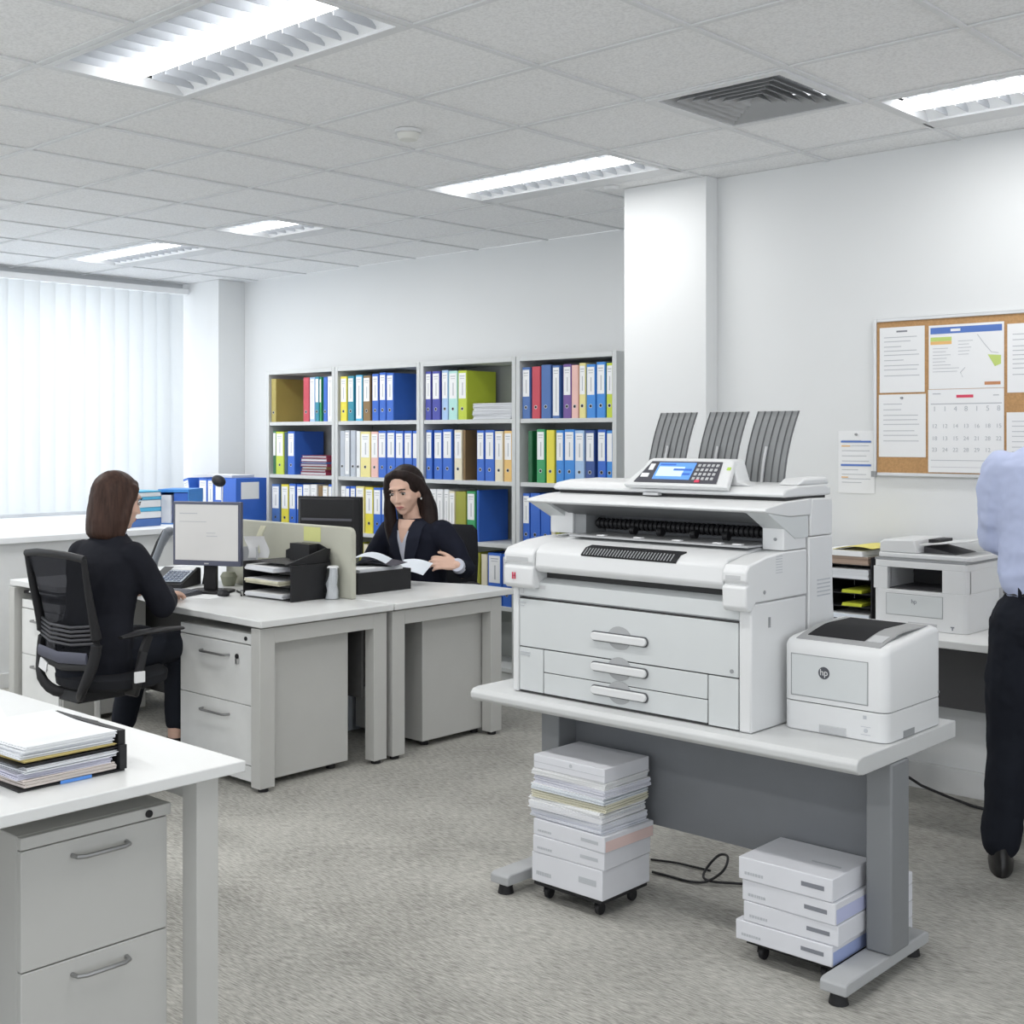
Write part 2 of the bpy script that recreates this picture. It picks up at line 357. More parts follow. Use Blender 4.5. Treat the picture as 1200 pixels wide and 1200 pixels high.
# ------------------------------------------------------------------ bookcases and binders
BAYS = [(-7.70, -6.912), (-6.907, -6.042), (-6.037, -5.192), (-5.187, -4.415)]
SZ = [1.61, 1.225, .84, .455, .08]
bayn = ['leftmost', 'second', 'third', 'rightmost']
for k, (a, b) in enumerate(BAYS):
    t = thing('bookcase', ['grey open bookcase at the left end of the row, with a maroon folder pile', 'grey open bookcase second from the left, behind the dark monitor', 'grey open bookcase third from the left, with a lime binder on top shelf', 'grey open bookcase at the right end, partly behind the large plotter'][k], 'bookcase', ((a+b)/2, 5.85, 0), 0, 'grey bookcases along the back wall')
    for x in (a, b-.03): MB().box((x, 5.68, 0), (x+.03, 6.02, 1.99)).build('side_panel', SHELFM, t, world=True, bevel=.0015)
    MB().box((a+.031, 5.68, 1.96), (b-.031, 6.02, 1.99)).build('top_panel', SHELFM, t, world=True, bevel=.0015)
    MB().box((a+.031, 6.005, .05), (b-.031, 6.019, 1.959)).build('back_panel', SHELFB, t, world=True)
    for z in SZ: MB().box((a+.031, 5.685, z-.026), (b-.031, 6.004, z)).build('shelf', SHELFM, t, world=True, bevel=.0015)
    MB().box((a+.031, 5.70, 0), (b-.031, 5.715, .053)).build('plinth', SHELFM, t, world=True)
OBS = [(-7.73, -6.965), (-6.885, -6.105), (-6.01, -5.26), (-5.18, -4.44)]
INT = [(-7.668, -6.944), (-6.875, -6.074), (-6.005, -5.224), (-5.155, -4.447)]
BIND = {
 (0, 0): [(-7.724,-7.663,'white','n','khaki'), (-7.321,-7.249,'red','n'), (-7.244,-7.181,'paleblue','f'), (-7.177,-7.133,'teal','h'), (-7.129,-7.106,'green','h'), (-7.082,-7.036,'blue','n'), (-7.033,-6.974,'white','f')],
 (0, 1): [(-7.705,-7.667,'darkgreen','h'), (-7.663,-7.562,'lime','h'), (-7.558,-7.519,'darkteal','n'), (-7.515,-7.428,'blue','h')],
 (0, 2): [(-7.715,-7.613,'steel','h'), (-7.600,-7.506,'yellow','h'), (-7.496,-7.413,'blue','h'), (-7.404,-7.330,'blue','h'), (-7.325,-7.240,'white','f'), (-7.236,-7.160,'white','f'), (-7.145,-7.092,'brown','n'), (-7.089,-7.028,'cream','f'), (-7.024,-6.981,'blue','h')],
 (1, 0): [(-6.873,-6.805,'yellow','h'), (-6.797,-6.733,'teal','h'), (-6.716,-6.647,'sky','f'), (-6.639,-6.565,'brown','h'), (-6.549,-6.485,'blue','h'), (-6.477,-6.413,'blue','h'), (-6.408,-6.339,'blue','h')],
 (1, 1): [(-6.881,-6.830,'grey','n'), (-6.825,-6.777,'grey','f'), (-6.771,-6.721,'grey','n'), (-6.713,-6.672,'white','n'), (-6.667,-6.565,'paleyellow','h'), (-6.562,-6.488,'pink','h'), (-6.485,-6.405,'blue','h'), (-6.402,-6.319,'blue','h'), (-6.316,-6.238,'blue','h'), (-6.234,-6.157,'blue','h'), (-6.153,-6.112,'blue','h')],
 (1, 2): [(-6.873,-6.822,'white','f'), (-6.817,-6.775,'blue','h'), (-6.771,-6.716,'blue','h'), (-6.713,-6.626,'paleyellow','f'), (-6.623,-6.541,'yellow','h'), (-6.536,-6.458,'blue','h'), (-6.453,-6.374,'blue','h')],
 (1, 3): [(-6.680,-6.639,'olive','n'), (-6.635,-6.591,'cream','n'), (-6.587,-6.529,'brown','n')],
 (2, 0): [(-6.006,-5.954,'indigo','h'), (-5.945,-5.874,'indigo','h'), (-5.865,-5.807,'paleblue','h'), (-5.802,-5.724,'aqua','h'), (-5.718,-5.642,'lime','h')],
 (2, 1): [(-6.006,-5.949,'blue','h'), (-5.933,-5.859,'blue','h'), (-5.851,-5.768,'blue','h'), (-5.755,-5.686,'cream','h'), (-5.678,-5.657,'brown','n'), (-5.561,-5.497,'blue','h'), (-5.491,-5.413,'blue','h'), (-5.406,-5.340,'cream','h'), (-5.333,-5.268,'orange','h')],
 (2, 2): [(-5.970,-5.909,'white','f'), (-5.906,-5.849,'white','f'), (-5.846,-5.799,'white','f'), (-5.796,-5.744,'cream','f'), (-5.740,-5.648,'olive','n'), (-5.642,-5.569,'green','h'), (-5.563,-5.542,'blue','n')],
 (2, 3): [(-5.584,-5.531,'olive','n'), (-5.524,-5.472,'cream','n'), (-5.468,-5.355,'blue','h'), (-5.348,-5.276,'blue','h')],
 (3, 0): [(-5.176,-5.106,'steel','h'), (-5.095,-5.024,'red','n'), (-5.017,-4.936,'steel','n'), (-4.922,-4.859,'steel','f'), (-4.838,-4.770,'purple','h'), (-4.766,-4.711,'pink','n'), (-4.705,-4.653,'paleyellow','h'), (-4.651,-4.580,'azure','h'), (-4.573,-4.504,'azure','h'), (-4.496,-4.445,'lime','h')],
 (3, 1): [(-5.127,-5.090,'darkgreen','n'), (-5.051,-4.980,'green','h'), (-4.973,-4.905,'yellow','n'), (-4.895,-4.831,'azure','h'), (-4.827,-4.744,'azure','h'), (-4.740,-4.664,'paleblue','h'), (-4.656,-4.583,'navy','h'), (-4.564,-4.499,'blue','h'), (-4.493,-4.446,'azure','h')],
 (3, 2): [(-5.173,-5.113,'blue','h'), (-5.106,-5.024,'blue','n'), (-5.021,-4.940,'blue','n'), (-4.936,-4.902,'cream','n'), (-4.895,-4.862,'olive','n')],
}
ordn = ['first', 'second', 'third', 'fourth', 'fifth', 'sixth', 'seventh', 'eighth', 'ninth', 'tenth', 'eleventh']
tiern = ['top', 'second', 'third', 'fourth']
def binder(x0, x1, y, z, side, style, spine=None, h=.315, d=.27, label='', group=None, lean=0):
    t = thing('binder', label, 'binder', ((x0+x1)/2, y, z+.0005), 0, group)
    hw = (x1-x0)/2-.001; c = cm(side); T = Matrix.Rotation(lean, 4, 'Y')
    m = MB(T); th = min(.003, hw*.3)
    m.prism([(-hw, .004), (-hw+.004 if hw > .006 else -hw, 0), (hw-.004 if hw > .006 else hw, 0), (hw, .004), (hw, d), (hw-th, d), (hw-th, .006), (-hw+th, .006), (-hw+th, d), (-hw, d)], 'z', 0, h)
    m.build('cover', c, t)
    MB(T).box((-hw+th+.0005, .02, .006), (hw-th-.0005, d-.012, h-.012)).build('pages', PAPERE, t)
    if style in 'hf':
        lw = hw*.80; z0, z1 = (h*.43, h*.95) if style == 'h' else (h*.05, h*.96)
        lb = MB(T).box((-lw, -.0008, z0), (lw, -.0001, z1)).build('spine_label', PAPER, t)
        if hw > .022:
            p = MB(T)
            p.box((-lw*.7, -.0013, z1-.022), (lw*.7, -.0009, z1-.016)); p.box((-lw*.6, -.0013, z1-.036), (lw*.6, -.0009, z1-.032)); p.box((-lw*.05, -.0013, z0+.02), (lw*.22, -.0009, z1-.06))
            p.build('print', INKL, lb)
    if style in 'hn' and hw > .018:
        r = MB(T); A = [math.tau*i/14 for i in range(14)]
        r.cyl((0, .0005, h*.22), (0, -.0016, h*.22), .0115, .0115, 16).build('finger_ring', CHROME, t)
        MB(T).cyl((0, -.0014, h*.22), (0, -.0022, h*.22), .0085, .0085, 14).build('finger_hole', BLACK, t)
    return t
for (b, ti), lst in BIND.items():
    oa, ob = OBS[b]; ia, ib = INT[b]
    for n, q in enumerate(lst):
        f = lambda x: ia+(x-oa)/(ob-oa)*(ib-ia)
        side = q[4] if len(q) > 4 else q[2]
        x0, x1 = f(q[0]), f(q[1])
        cname = {'paleblue': 'pale blue', 'darkgreen': 'dark green', 'darkteal': 'dark teal', 'paleyellow': 'pale yellow', 'steel': 'slate blue', 'azure': 'bright blue', 'navy': 'dark navy'}.get(side, side)
        kind = {'h': 'binder with white upper label', 'f': 'binder with long white label', 'n': 'plain binder'}[q[3]]
        lab = '%s %s, %s from left on %s shelf, %s bookcase' % (cname, kind, ordn[n], tiern[ti], bayn[b])
        binder(x0, x1, 5.692+random.uniform(0, .006), SZ[ti], side, q[3], h=.315+random.uniform(-.006, .006)+(.004 if q[2] == 'blue' else 0), label=lab, group='binders on the %s shelf of the %s bookcase' % (tiern[ti], bayn[b]))
# flat piles on the shelves
def sheaf(name, label, cat, c, sx, sy, z0, z1, m, n=6, jit=.006, rz=0, group=None, edge=None):
    t = thing(name, label, cat, (c[0], c[1], z0), rz, group); h = (z1-z0)/n; mb = MB(); r = random.Random(hash(label) % 997 if False else len(label)*7+int(z0*1000))
    for i in range(n):
        dx, dy = r.uniform(-jit, jit), r.uniform(-jit, jit)
        mb.box((-sx/2+dx, -sy/2+dy, h*i+.0003), (sx/2+dx, sy/2+dy, h*(i+1)-.0002))
    o = mb.build('sheets', edge or PAPERE, t, smooth=False)
    MB().box((-sx/2+dx, -sy/2+dy, z1-z0), (sx/2+dx, sy/2+dy, z1-z0+.0006)).build('top_sheet', m, t)
    return t
pl = [('maroon', .024), ('maroon', .018), ('brown', .020), ('maroon', .020), ('steel', .014), ('maroon', .026), ('maroon', .020)]
z = SZ[1]+.0005
pos = ['bottom', 'second from bottom', 'third from bottom', 'middle', 'third from top', 'second from top', 'top']
for i, (c, h) in enumerate(pl):
    t = thing('folder', '%s folder lying flat, %s of the pile in the leftmost bookcase' % ({'steel': 'slate blue', 'brown': 'dark brown'}.get(c, c), pos[i] if i != 3 else 'fourth from bottom'), 'folder', (-7.17+random.uniform(-.008, .008), 5.80, z), 0, 'flat folders piled in the leftmost bookcase')
    x = .15+random.uniform(-.01, .01)
    MB().prism([(-x, 0), (x, 0), (x, h-.001), (-x, h-.001), (-x, h-.003), (x-.004, h-.003), (x-.004, .003), (-x, .003)], 'y', -.10, .12).build('cover', cm(c), t)
    MB().box((-x+.004, -.092, .005), (x-.006, .118, h-.005)).build('pages', PAPERE, t)
    z += h
z = SZ[0]+.0005
for i in range(4):
    h = .024
    sheaf('paper_pile', 'loose grey-white papers lying flat, %s layer of the pile beside the lime binder' % ['bottom', 'second', 'third', 'top'][i], 'papers', (-5.405+random.uniform(-.008, .008), 5.80), .33, .20, z, z+h, PAPER, 7, .006, random.uniform(-.04, .04), 'paper layers beside the lime binder'); z += h+.001

# ------------------------------------------------------------------ low cabinet beside the pilaster with binders on top
t = thing('low_cabinet', 'low pale grey cabinet in the far corner left of the bookcases', 'cabinet', (-8.1, 5.75, 0))
MB().box((-8.47, 5.45, .03), (-7.735, 6.02, .845)).build('body', SHELFM, t, world=True, bevel=.003)
MB().box((-8.48, 5.43, .846), (-7.725, 6.02, .87)).build('top', SHELFM, t, world=True, bevel=.003)
MB().box((-8.45, 5.47, 0), (-7.75, 6.0, .029)).build('plinth', BLACK, t, world=True)
for x0, x1 in ((-8.465, -8.105), (-8.10, -7.74)): d_ = MB().box((x0, 5.434, .05), (x1, 5.449, .835)).build('door', SHELFM, t, world=True, bevel=.002); MB().box(((x0+x1)/2-.05, 5.42, .76), ((x0+x1)/2+.05, 5.433, .772)).build('handle', HANDLE, d_, world=True)
binder(-8.40, -8.325, 5.46, .871, 'blue', 'h', label='blue binder leaning at the left end of the row on the low cabinet', group='binders on the low cabinet', lean=-.22)
binder(-8.245, -8.135, 5.455, .871, 'blue', 'h', label='blue binder second from left on the low cabinet, beside the leaning one', group='binders on the low cabinet')
binder(-8.13, -8.05, 5.455, .871, 'blue', 'h', label='blue binder third from left on the low cabinet', group='binders on the low cabinet')
t = thing('box_file', 'wide blue box file with square white label on the low cabinet', 'box file', (-7.9, 5.46, .871))
MB().box((-8.045, 5.455, .872), (-7.765, 5.73, 1.195)).build('body', cm('blue'), t, world=True, bevel=.003)
MB().box((-7.7645, 5.50, 1.04), (-7.7635, 5.66, 1.165)).build('side_label', PAPER, t, world=True)
MB().box((-8.02, 5.4535, 1.03), (-7.95, 5.4545, 1.165)).build('spine_label', PAPER, t, world=True)
sheaf('paper_pile', 'thin sheaf of papers lying across the binders on the low cabinet', 'papers', (-8.1, 5.58), .5, .2, 1.197, 1.215, PAPER, 4)

# ------------------------------------------------------------------ things on the deep sill
z = .9005
for i, (c, h) in enumerate([('steel', .055), ('white', .045), ('sky', .028), ('white', .05), ('sky', .02), ('white', .03), ('sky', .012)]):
    t = thing('document_tray', '%s document case, layer %s from the bottom of the sill stack behind the woman' % ({'sky': 'sky blue', 'steel': 'slate blue'}.get(c, c), ['first', 'second', 'third', 'fourth', 'fifth', 'sixth', 'seventh'][i]), 'document case', (-7.66+random.uniform(-.01, .01), 4.50, z), R(8), 'document cases stacked on the sill')
    MB().box((-.15, -.17, 0), (.15, .17, h-.002)).build('case', cm(c), t, bevel=.003)
    MB().box((-.12, -.172, h*.3), (.12, -.1705, h*.6)).build('edge_strip', PAPERB, t)
    z += h
t = thing('box_file', 'open blue magazine file with grey papers standing on the sill', 'box file', (-7.66, 4.90, .9005), R(35))
m_ = MB(); m_.box((-.09, -.13, 0), (.13, .13, .006)); m_.box((-.09, -.13, .006), (-.084, .13, .24)); m_.box((.124, -.13, .006), (.13, .13, .24)); m_.box((-.084, .124, .006), (.124, .13, .24)); m_.box((-.084, -.13, .22), (.124, .124, .24))
m_.build('case', cm('azure'), t)
MB().box((-.07, -.12, .007), (.0, .11, .2)).build('papers', PAPER, t)
MB().box((.02, -.12, .007), (.118, .11, .215)).build('folder', cm('blue'), t)
t = thing('desk_lamp', 'small black swivel lamp head on a thin stem on the sill', 'lamp', (-7.48, 5.14, .9005))
MB().cyl((0, 0, 0), (0, 0, .015), .07, .06, 24).build('base', BLACK, t)
MB().tube([(0, 0, .015), (.0, 0, .16), (-.01, .01, .25), (-.03, .0, .285)], .005).build('stem', mat('white_stem', (.8, .8, .8), .4), t)
MB().sph((-.035, -.005, .29), (.055, .045, .036), rot=(.3, .5, .2)).build('lamp_head', BLACK, t)

# ------------------------------------------------------------------ desks
def desk(label, loc, poly, ends, flip=1):
    t = thing('desk', label, 'desk', loc, 0, 'paired office desks')
    MB().prism(poly, 'z', .70, .73).build('desktop', DESK, t, world=True, bevel=.004)
    y0, y1 = ends
    for x in (-4.425, -6.62):
        fr = MB(); fr.box((x, y0, .018), (x+.062, y0+.078, .692)); fr.box((x, y1-.078, .018), (x+.062, y1, .692)); fr.box((x, y0+.078, .625), (x+.062, y1-.078, .692))
        fr.build('end_frame', STEEL, t, world=True, bevel=.002)
        for yy in (y0+.04, y1-.04): MB().cyl((x+.031, yy, 0), (x+.031, yy, .018), .022, .022, 16).build('foot', BLACK, t, world=True)
    return t
def arc(p0, p1, p2, n=8):
    return [tuple((1-t)**2*p0[i]+2*t*(1-t)*p1[i]+t*t*p2[i] for i in (0, 1)) for t in [k/n for k in range(n+1)]]
d1 = desk('white desk of the woman seen from behind, with grey end frame', (-5.4, 3.55, 0), [(-4.335, 3.17), (-4.335, 3.914), (-6.62, 3.914), (-6.62, 3.19), (-6.1, 3.19)]+arc((-6.1, 3.19), (-5.95, 3.33), (-5.7, 3.33))+arc((-5.68, 3.33), (-5.4, 3.33), (-5.22, 3.19)), (3.185, 3.895))
MB().box((-6.53, 3.80, .10), (-5.0, 3.815, .69)).build('modesty_or_shade_panel', DARKP, d1, world=True)
MB().box((-4.999, 3.80, .30), (-4.43, 3.815, .69)).build('modesty_or_shade_panel', DARKP, d1, world=True)
d2 = desk('white desk of the woman facing us, behind the beige divider', (-5.4, 4.3, 0), [(-4.335, 3.926), (-4.335, 4.735), (-4.62, 4.735)]+arc((-4.62, 4.735), (-4.85, 4.62), (-5.1, 4.60))+arc((-5.15, 4.60), (-5.6, 4.58), (-5.9, 4.73))+[(-6.62, 4.73), (-6.62, 3.926)], (3.93, 4.67))
MB().box((-6.53, 3.99, .30), (-4.43, 4.005, .69)).build('modesty_or_shade_panel', DARKP, d2, world=True)
t = thing('divider_screen', 'beige fabric desk divider standing between the two facing desks', 'divider', (-5.4, 3.90, .7305))
pr = [(-5.62, .7305), (-4.60, .7305), (-4.60, 1.035)]+[(-4.60-.035*(1-math.cos(a)), 1.035+.035*math.sin(a)) for a in (R(30), R(60), R(90))]+[(-5.62, 1.07)]
MB().prism(pr, 'y', 3.885, 3.915).build('panel', DIVID, t, world=True, bevel=.006)
tag(MB().box((-4.96, 3.883, .99), (-4.83, 3.8843, 1.06)).build('sticky_note', mat('sticky_yellow', (.70, .72, .30), .8)), 'pale yellow sticky note stuck on the beige divider', 'sticky note')

def pedestal(label, x0, x1, y0, y1, z1, face, lock=True, two=True, grp='drawer pedestals', zs=None, m=STEEL, z0=.03, rail=.045, hoff=.055, m2=None):
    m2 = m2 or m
    cx, cy = (x0+x1)/2, (y0+y1)/2
    t = thing('drawer_pedestal', label, 'drawer unit', (cx, cy, 0), 0, grp)
    if face == '-y': T = Matrix.Translation((cx, y0, 0)); wd, dp = x1-x0, y1-y0
    elif face == '+y': T = Matrix.Translation((cx, y1, 0)) @ Matrix.Rotation(math.pi, 4, 'Z'); wd, dp = x1-x0, y1-y0
    else: T = Matrix.Translation((x1, cy, 0)) @ Matrix.Rotation(math.pi/2, 4, 'Z'); wd, dp = y1-y0, x1-x0
    w2 = wd/2
    MB(T).box((-w2, .02, z0), (w2, dp, z1)).build('carcass', m, t, world=True, bevel=.003)
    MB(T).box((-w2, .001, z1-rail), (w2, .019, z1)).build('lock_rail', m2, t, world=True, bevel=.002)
    za, zb, zc = zs or (z0+.07, z0+.07+(z1-.05-z0-.07)/2, z1-.05)
    for lo, hi in ((za, zb-.003), (zb, zc)):
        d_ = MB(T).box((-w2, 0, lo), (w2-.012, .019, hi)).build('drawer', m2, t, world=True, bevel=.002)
        zz = hi-hoff; q = w2*.36
        MB(T).tube([(-q, .0, zz), (-q+.004, -.02, zz), (-q+.02, -.028, zz), (q-.02, -.028, zz), (q-.004, -.02, zz), (q, .0, zz)], .0055, 8).build('handle', HANDLE, d_, world=True)
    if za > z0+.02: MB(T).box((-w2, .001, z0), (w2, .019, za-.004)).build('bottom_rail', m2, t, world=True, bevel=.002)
    if lock: MB(T).cyl((w2-.06, -.003, z1-rail/2), (w2-.06, .003, z1-rail/2), .009, .009, 14).build('lock', BLACK, t, world=True)
    for sx in (-w2+.05, w2-.05):
        for sy in (.06, dp-.06): MB(T).cyl((sx, sy, 0), (sx, sy, z0-.0005), .02, .02, 12).build('foot', BLACK, t, world=True)
    return t
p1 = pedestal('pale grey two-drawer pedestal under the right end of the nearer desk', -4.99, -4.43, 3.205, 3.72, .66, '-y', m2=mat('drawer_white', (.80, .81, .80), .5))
T = Matrix.Translation((-4.475-.055, 3.2, .55)); kb_ = MB().cyl((-4.55, 3.202, .555), (-4.55, 3.199, .555), .012, .012, 14).build('key_tag', BLACK, p1, world=True); MB().box((-4.545, 3.188, .525), (-4.533, 3.198, .548)).build('key', CHROME, kb_, world=True)
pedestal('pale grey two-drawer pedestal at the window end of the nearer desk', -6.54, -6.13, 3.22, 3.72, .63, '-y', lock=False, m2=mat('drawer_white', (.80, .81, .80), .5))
pedestal('pale grey pedestal under the right end of the farther desk, seen from behind', -4.93, -4.437, 4.19, 4.655, .64, '+y')
tag(MB().box((-6.53, 3.225, .66), (-6.1, 3.5, .675)).build('shelf_board', BLACK), 'thin dark shelf under the desktop above the window end pedestal', 'shelf')
tag(MB().box((-6.42, 3.2, .676), (-6.12, 3.45, .684)).build('paper_sheet', PAPER), 'white papers lying in the gap under the window end desktop', 'papers')

# foreground desk
t = thing('desk', 'white desk in the left foreground carrying the paper pile', 'desk', (-3.4, 1.47, 0), 0)
MB().box((-4.6, .20, .703), (-2.50, 1.785, .73)).build('desktop', DESK, t, world=True, bevel=.003)
MB().box((-2.60, 1.675, .0), (-2.54, 1.735, .702)).build('leg', STEEL, t, world=True, bevel=.002); MB().box((-2.60, .26, 0), (-2.54, .32, .702)).build('leg', STEEL, t, world=True, bevel=.002)
fr = MB(); fr.box((-4.5, 1.675, .0), (-4.44, 1.735, .695)); fr.box((-4.5, .26, 0), (-4.44, .32, .695)); fr.box((-4.499, .32, .64), (-4.441, 1.675, .694)); fr.build('end_frame', STEEL, t, world=True, bevel=.002)
MB().box((-4.439, 1.69, .64), (-2.601, 1.72, .694)).build('rail', STEEL, t, world=True)
pedestal('grey two-drawer pedestal under the foreground desk', -3.2, -2.615, 1.285, 1.655, .635, '+x', zs=(.03, .345, .606), grp=None, m=STEEL, z0=.012, rail=.027, hoff=.035)

# paper pile on the foreground desk
PX, PY = -2.785, 1.412
def pile_layer(name, label, z0, z1, m, dx, dy, rz, sx=.30, sy=.22, curl=.012, n=5, edge=PAPERE):
    t = thing(name, label, 'papers', (PX+dx, PY+dy, z0), R(rz), 'papers piled on the foreground desk')
    mb = MB(); r = random.Random(int(z0*10000)); h = (z1-z0)/n
    for i in range(n):
        ox, oy = r.uniform(-.004, .004), r.uniform(-.004, .004); K = 8
        top = []; bot = []
        for k in range(K+1):
            u = -1+2*k/K; x = u*sx/2+ox
            top.append((x, h*(i+1)-.0002+curl*(u*u)*(1 if u < 0 else .4))); bot.append((x, h*i+.0002+curl*(u*u)*(1 if u < 0 else .4)))
        mb.prism(bot+top[::-1], 'y', -sy/2+oy, sy/2+oy)
    mb.build('sheets', edge, t, ang=20)
    return t
def arch_file(label, z0, h, dx, dy, rz):
    t = thing('lever_arch_file', label, 'binder', (PX+dx, PY+dy, z0), R(rz), 'black files in the foreground paper pile')
    MB().box((-.15, -.125, 0), (.155, .13, .004)).build('cover', BLACK, t, bevel=.001)
    MB().box((-.15, .116, .0045), (.157, .134, h)).build('spine', BLACK, t, bevel=.001)
    return t
arch_file('lower black lever arch file under the papers on the foreground desk', .7305, .06, 0, 0, 0)
z = .7352
LAY = [(.016, 'CREAM', 'lowest rumpled bundle of papers in the foreground pile', .004, -.004, 1), (.013, 'w', 'second bundle from the bottom of the foreground pile, pale violet edges', -.004, -.006, -2), (.012, 'w', 'third bundle from the bottom of the foreground pile', .002, 0, 1.5)]
EDG = [mat('edge_cream', (.66, .60, .56), .8, var=.25, scale=1, stretch=(3, 3, 500)), mat('edge_violet', (.62, .62, .72), .8, var=.2, scale=1, stretch=(3, 3, 500)), PAPERE]
for (h, c, lab, dx, dy, rz), e in zip(LAY, EDG):
    pile_layer('paper_bundle', lab, z, z+h, PAPER, dx, dy, rz, edge=e, curl=.006); z += h+.0004
arch_file('upper black lever arch file in the middle of the foreground paper pile', z+.006, .040, -.006, -.002, 1); z += .0108
for (h, lab, dx, dy, rz), e in zip([(.006, 'yellow dividers sandwiched in the middle of the foreground pile', .0, -.004, 1), (.014, 'thick sheaf of white papers below the top sheaf of the pile', -.003, -.002, -1), (.012, 'topmost white sheaf of the foreground paper pile', 0, 0, .5)], [mat('edge_yellow', (.72, .60, .25), .8, var=.2, scale=1, stretch=(3, 3, 500)), PAPERE, mat('edge_white', (.80, .82, .84), .8, var=.06, scale=1, stretch=(3, 3, 500))]):
    pile_layer('paper_bundle', lab, z, z+h, PAPER, dx, dy, rz, edge=e, curl=.008); z += h+.0004
tag(MB().obox((-2.628, 1.42, .7345), (.0016, .075, .007)).build('blue_index_tab', mat('tab_blue', (.10, .30, .80), .5)), 'small blue index tab on the edge of the lowest file in the pile', 'index tab')
t = thing('pen', 'black pen lying near the far edge of the foreground desk', 'pen', (-3.15, 1.735, .7305), R(4))
MB().cyl((-.07, 0, .005), (.05, 0, .005), .0045, .0045, 10).build('barrel', BLACK, t); MB().cyl((.05, 0, .005), (.066, 0, .005), .004, .001, 10).build('tip', CHROME, t); MB().box((-.065, -.001, .0095), (-.03, .001, .0115)).build('clip', CHROME, t)
tag(MB().obox((-2.90, 1.16, .7312), (.297, .21, .001), (0, 0, .1)).build('paper_sheet', PAPER), 'loose white sheets at the left edge of the foreground desk', 'papers')
tag(MB().obox((-3.42, 1.52, .7312), (.297, .21, .001), (0, 0, -.35)).build('paper_sheet', PAPER), 'loose white sheet on the foreground desk behind the paper pile', 'papers')

# ------------------------------------------------------------------ plotter table
t = thing('printer_table', 'long grey-white table on T-shaped feet carrying the plotter and small printer', 'table', (-2.3, 3.4, 0))
pr = [(3.085, .628), (3.072, .634), (3.067, .6375), (3.072, .645), (3.09, .65), (3.69, .65), (3.69, .628)]
x0, x1 = -3.01, -1.583
TOPM = mat('table_top', (.60, .61, .61), .45, var=.02)
MB().prism([(3.105, .600), (3.078, .605), (3.066, .617), (3.066, .633), (3.078, .6455), (3.10, .6495), (3.69, .6495), (3.69, .600)], 'x', x0, x1).build('tabletop', TOPM, t, world=True, bevel=.003)
MB().box((-2.781, 3.35, .235), (-1.658, 3.37, .599)).build('modesty_or_shade_panel', mat('panel_blue_grey', (.175, .185, .20), .55), t, world=True)
for x in (-2.86, -1.657):
    MB().box((x, 3.26, .071), (x+.078, 3.37, .599)).build('leg', STEELD, t, world=True, bevel=.006)
    f_ = MB().prism([(3.015, .035), (3.015, .063), (3.03, .07), (3.50, .07), (3.515, .063), (3.515, .035)], 'x', x-.008, x+.07).build('foot_beam', mat('foot_grey', (.42, .43, .44), .5), t, world=True, bevel=.004)
    for y in (3.05, 3.48): MB().cyl((x+.03, y, .0), (x+.03, y, .0345), .027, .02, 16).build('glide', BLACK, f_, world=True)
MB().box((-2.78, 3.38, .55), (-1.66, 3.41, .598)).build('beam', STEELD, t, world=True)

# ------------------------------------------------------------------ plotter
Z = .651
t = thing('wide_format_printer', 'large white wide-format plotter with three paper stackers standing on the table', 'plotter', (-2.4, 3.35, Z))
X0, X1 = -2.862, -1.937
def W(mb, n, m, p=None, bv=.003, **k): return mb.build(n, m, p or t, bevel=bv, world=True, **k)
c_ = MB(); c_.box((X0, 3.118, Z), (X0+.026, 3.43, 1.02)); c_.box((X1-.042, 3.118, Z), (X1, 3.43, 1.02)); c_.box((X0+.027, 3.14, Z), (X1-.043, 3.43, 1.02))
W(c_, 'cabinet', WHITE, bv=.006)
def pull(d, cx, z, w_=.108):
    # oval recessed grip with a bar across
    r = MB(); A = [math.tau*i/24 for i in range(24)]
    r.prism([(cx+.046*math.cos(a), z+.002+.036*math.sin(a)) for a in A], 'y', 3.1172, 3.1195); r.build('grip_recess', mat('recess_grey', (.40, .41, .42), .6), d, world=True)
    b_ = MB(); pts = []
    hw, hh = w_, .0125
    for sx in (1, -1):
        for k in range(9):
            a = R(-90+22.5*k)
            pts.append((cx+sx*(hw-hh+hh*math.cos(a)), z+sx*hh*math.sin(a)))
    b_.prism([(a+(a-cx)*.03, z+(b-z)*1.25) for a, b in pts], 'y', 3.1150, 3.1185); b_.build('grip_outline', mat('outline_dark', (.10, .105, .11), .6), d, world=True)
    b2 = MB(); b2.prism(pts, 'y', 3.106, 3.1166); b2.build('grip_bar', WHITE, d, world=True, bevel=.003)
def drawer(x0, x1, z0, z1, hz=None, name='drawer'):
    d = W(MB().box((x0, 3.120, z0), (x1, 3.139, z1)), name, WHITE2, bv=.0015)
    if hz: pull(d, -2.412, hz)
    return d
W(MB().box((X0+.027, 3.1255, Z+.002), (X1-.043, 3.1395, .966)), 'seam_backing', SEAM, bv=0)
D1 = drawer(-2.832, -1.982, .805, .962, .872)
drawer(-2.725, -2.088, .729, .801, .776); drawer(-2.725, -2.088, .659, .726, .702)
drawer(-2.832, -2.729, .659, .801, name='side_panel'); drawer(-2.084, -1.982, .655, .801, name='side_panel')
MB().cyl((-2.003, 3.1195, .822), (-2.003, 3.117, .822), .006, .006, 14).build('key_lock', GREYP, D1, world=True)
m_ = MB(); m_.box((-2.826, 3.118, .948), (-2.805, 3.1198, .951)); m_.box((-2.826, 3.118, .938), (-2.812, 3.1198, .941)); m_.box((-2.826, 3.118, .784), (-2.785, 3.1198, .787)); m_.box((-2.826, 3.118, .776), (-2.785, 3.1198, .779)); m_.build('marking', INKL, t, world=True)
W(MB().prism([(3.122, .972), (3.122, 1.020), (3.150, 1.034), (3.30, 1.034), (3.30, .972)], 'x', X0+.027, X1-.043), 'front_band', WHITE2, bv=.002)
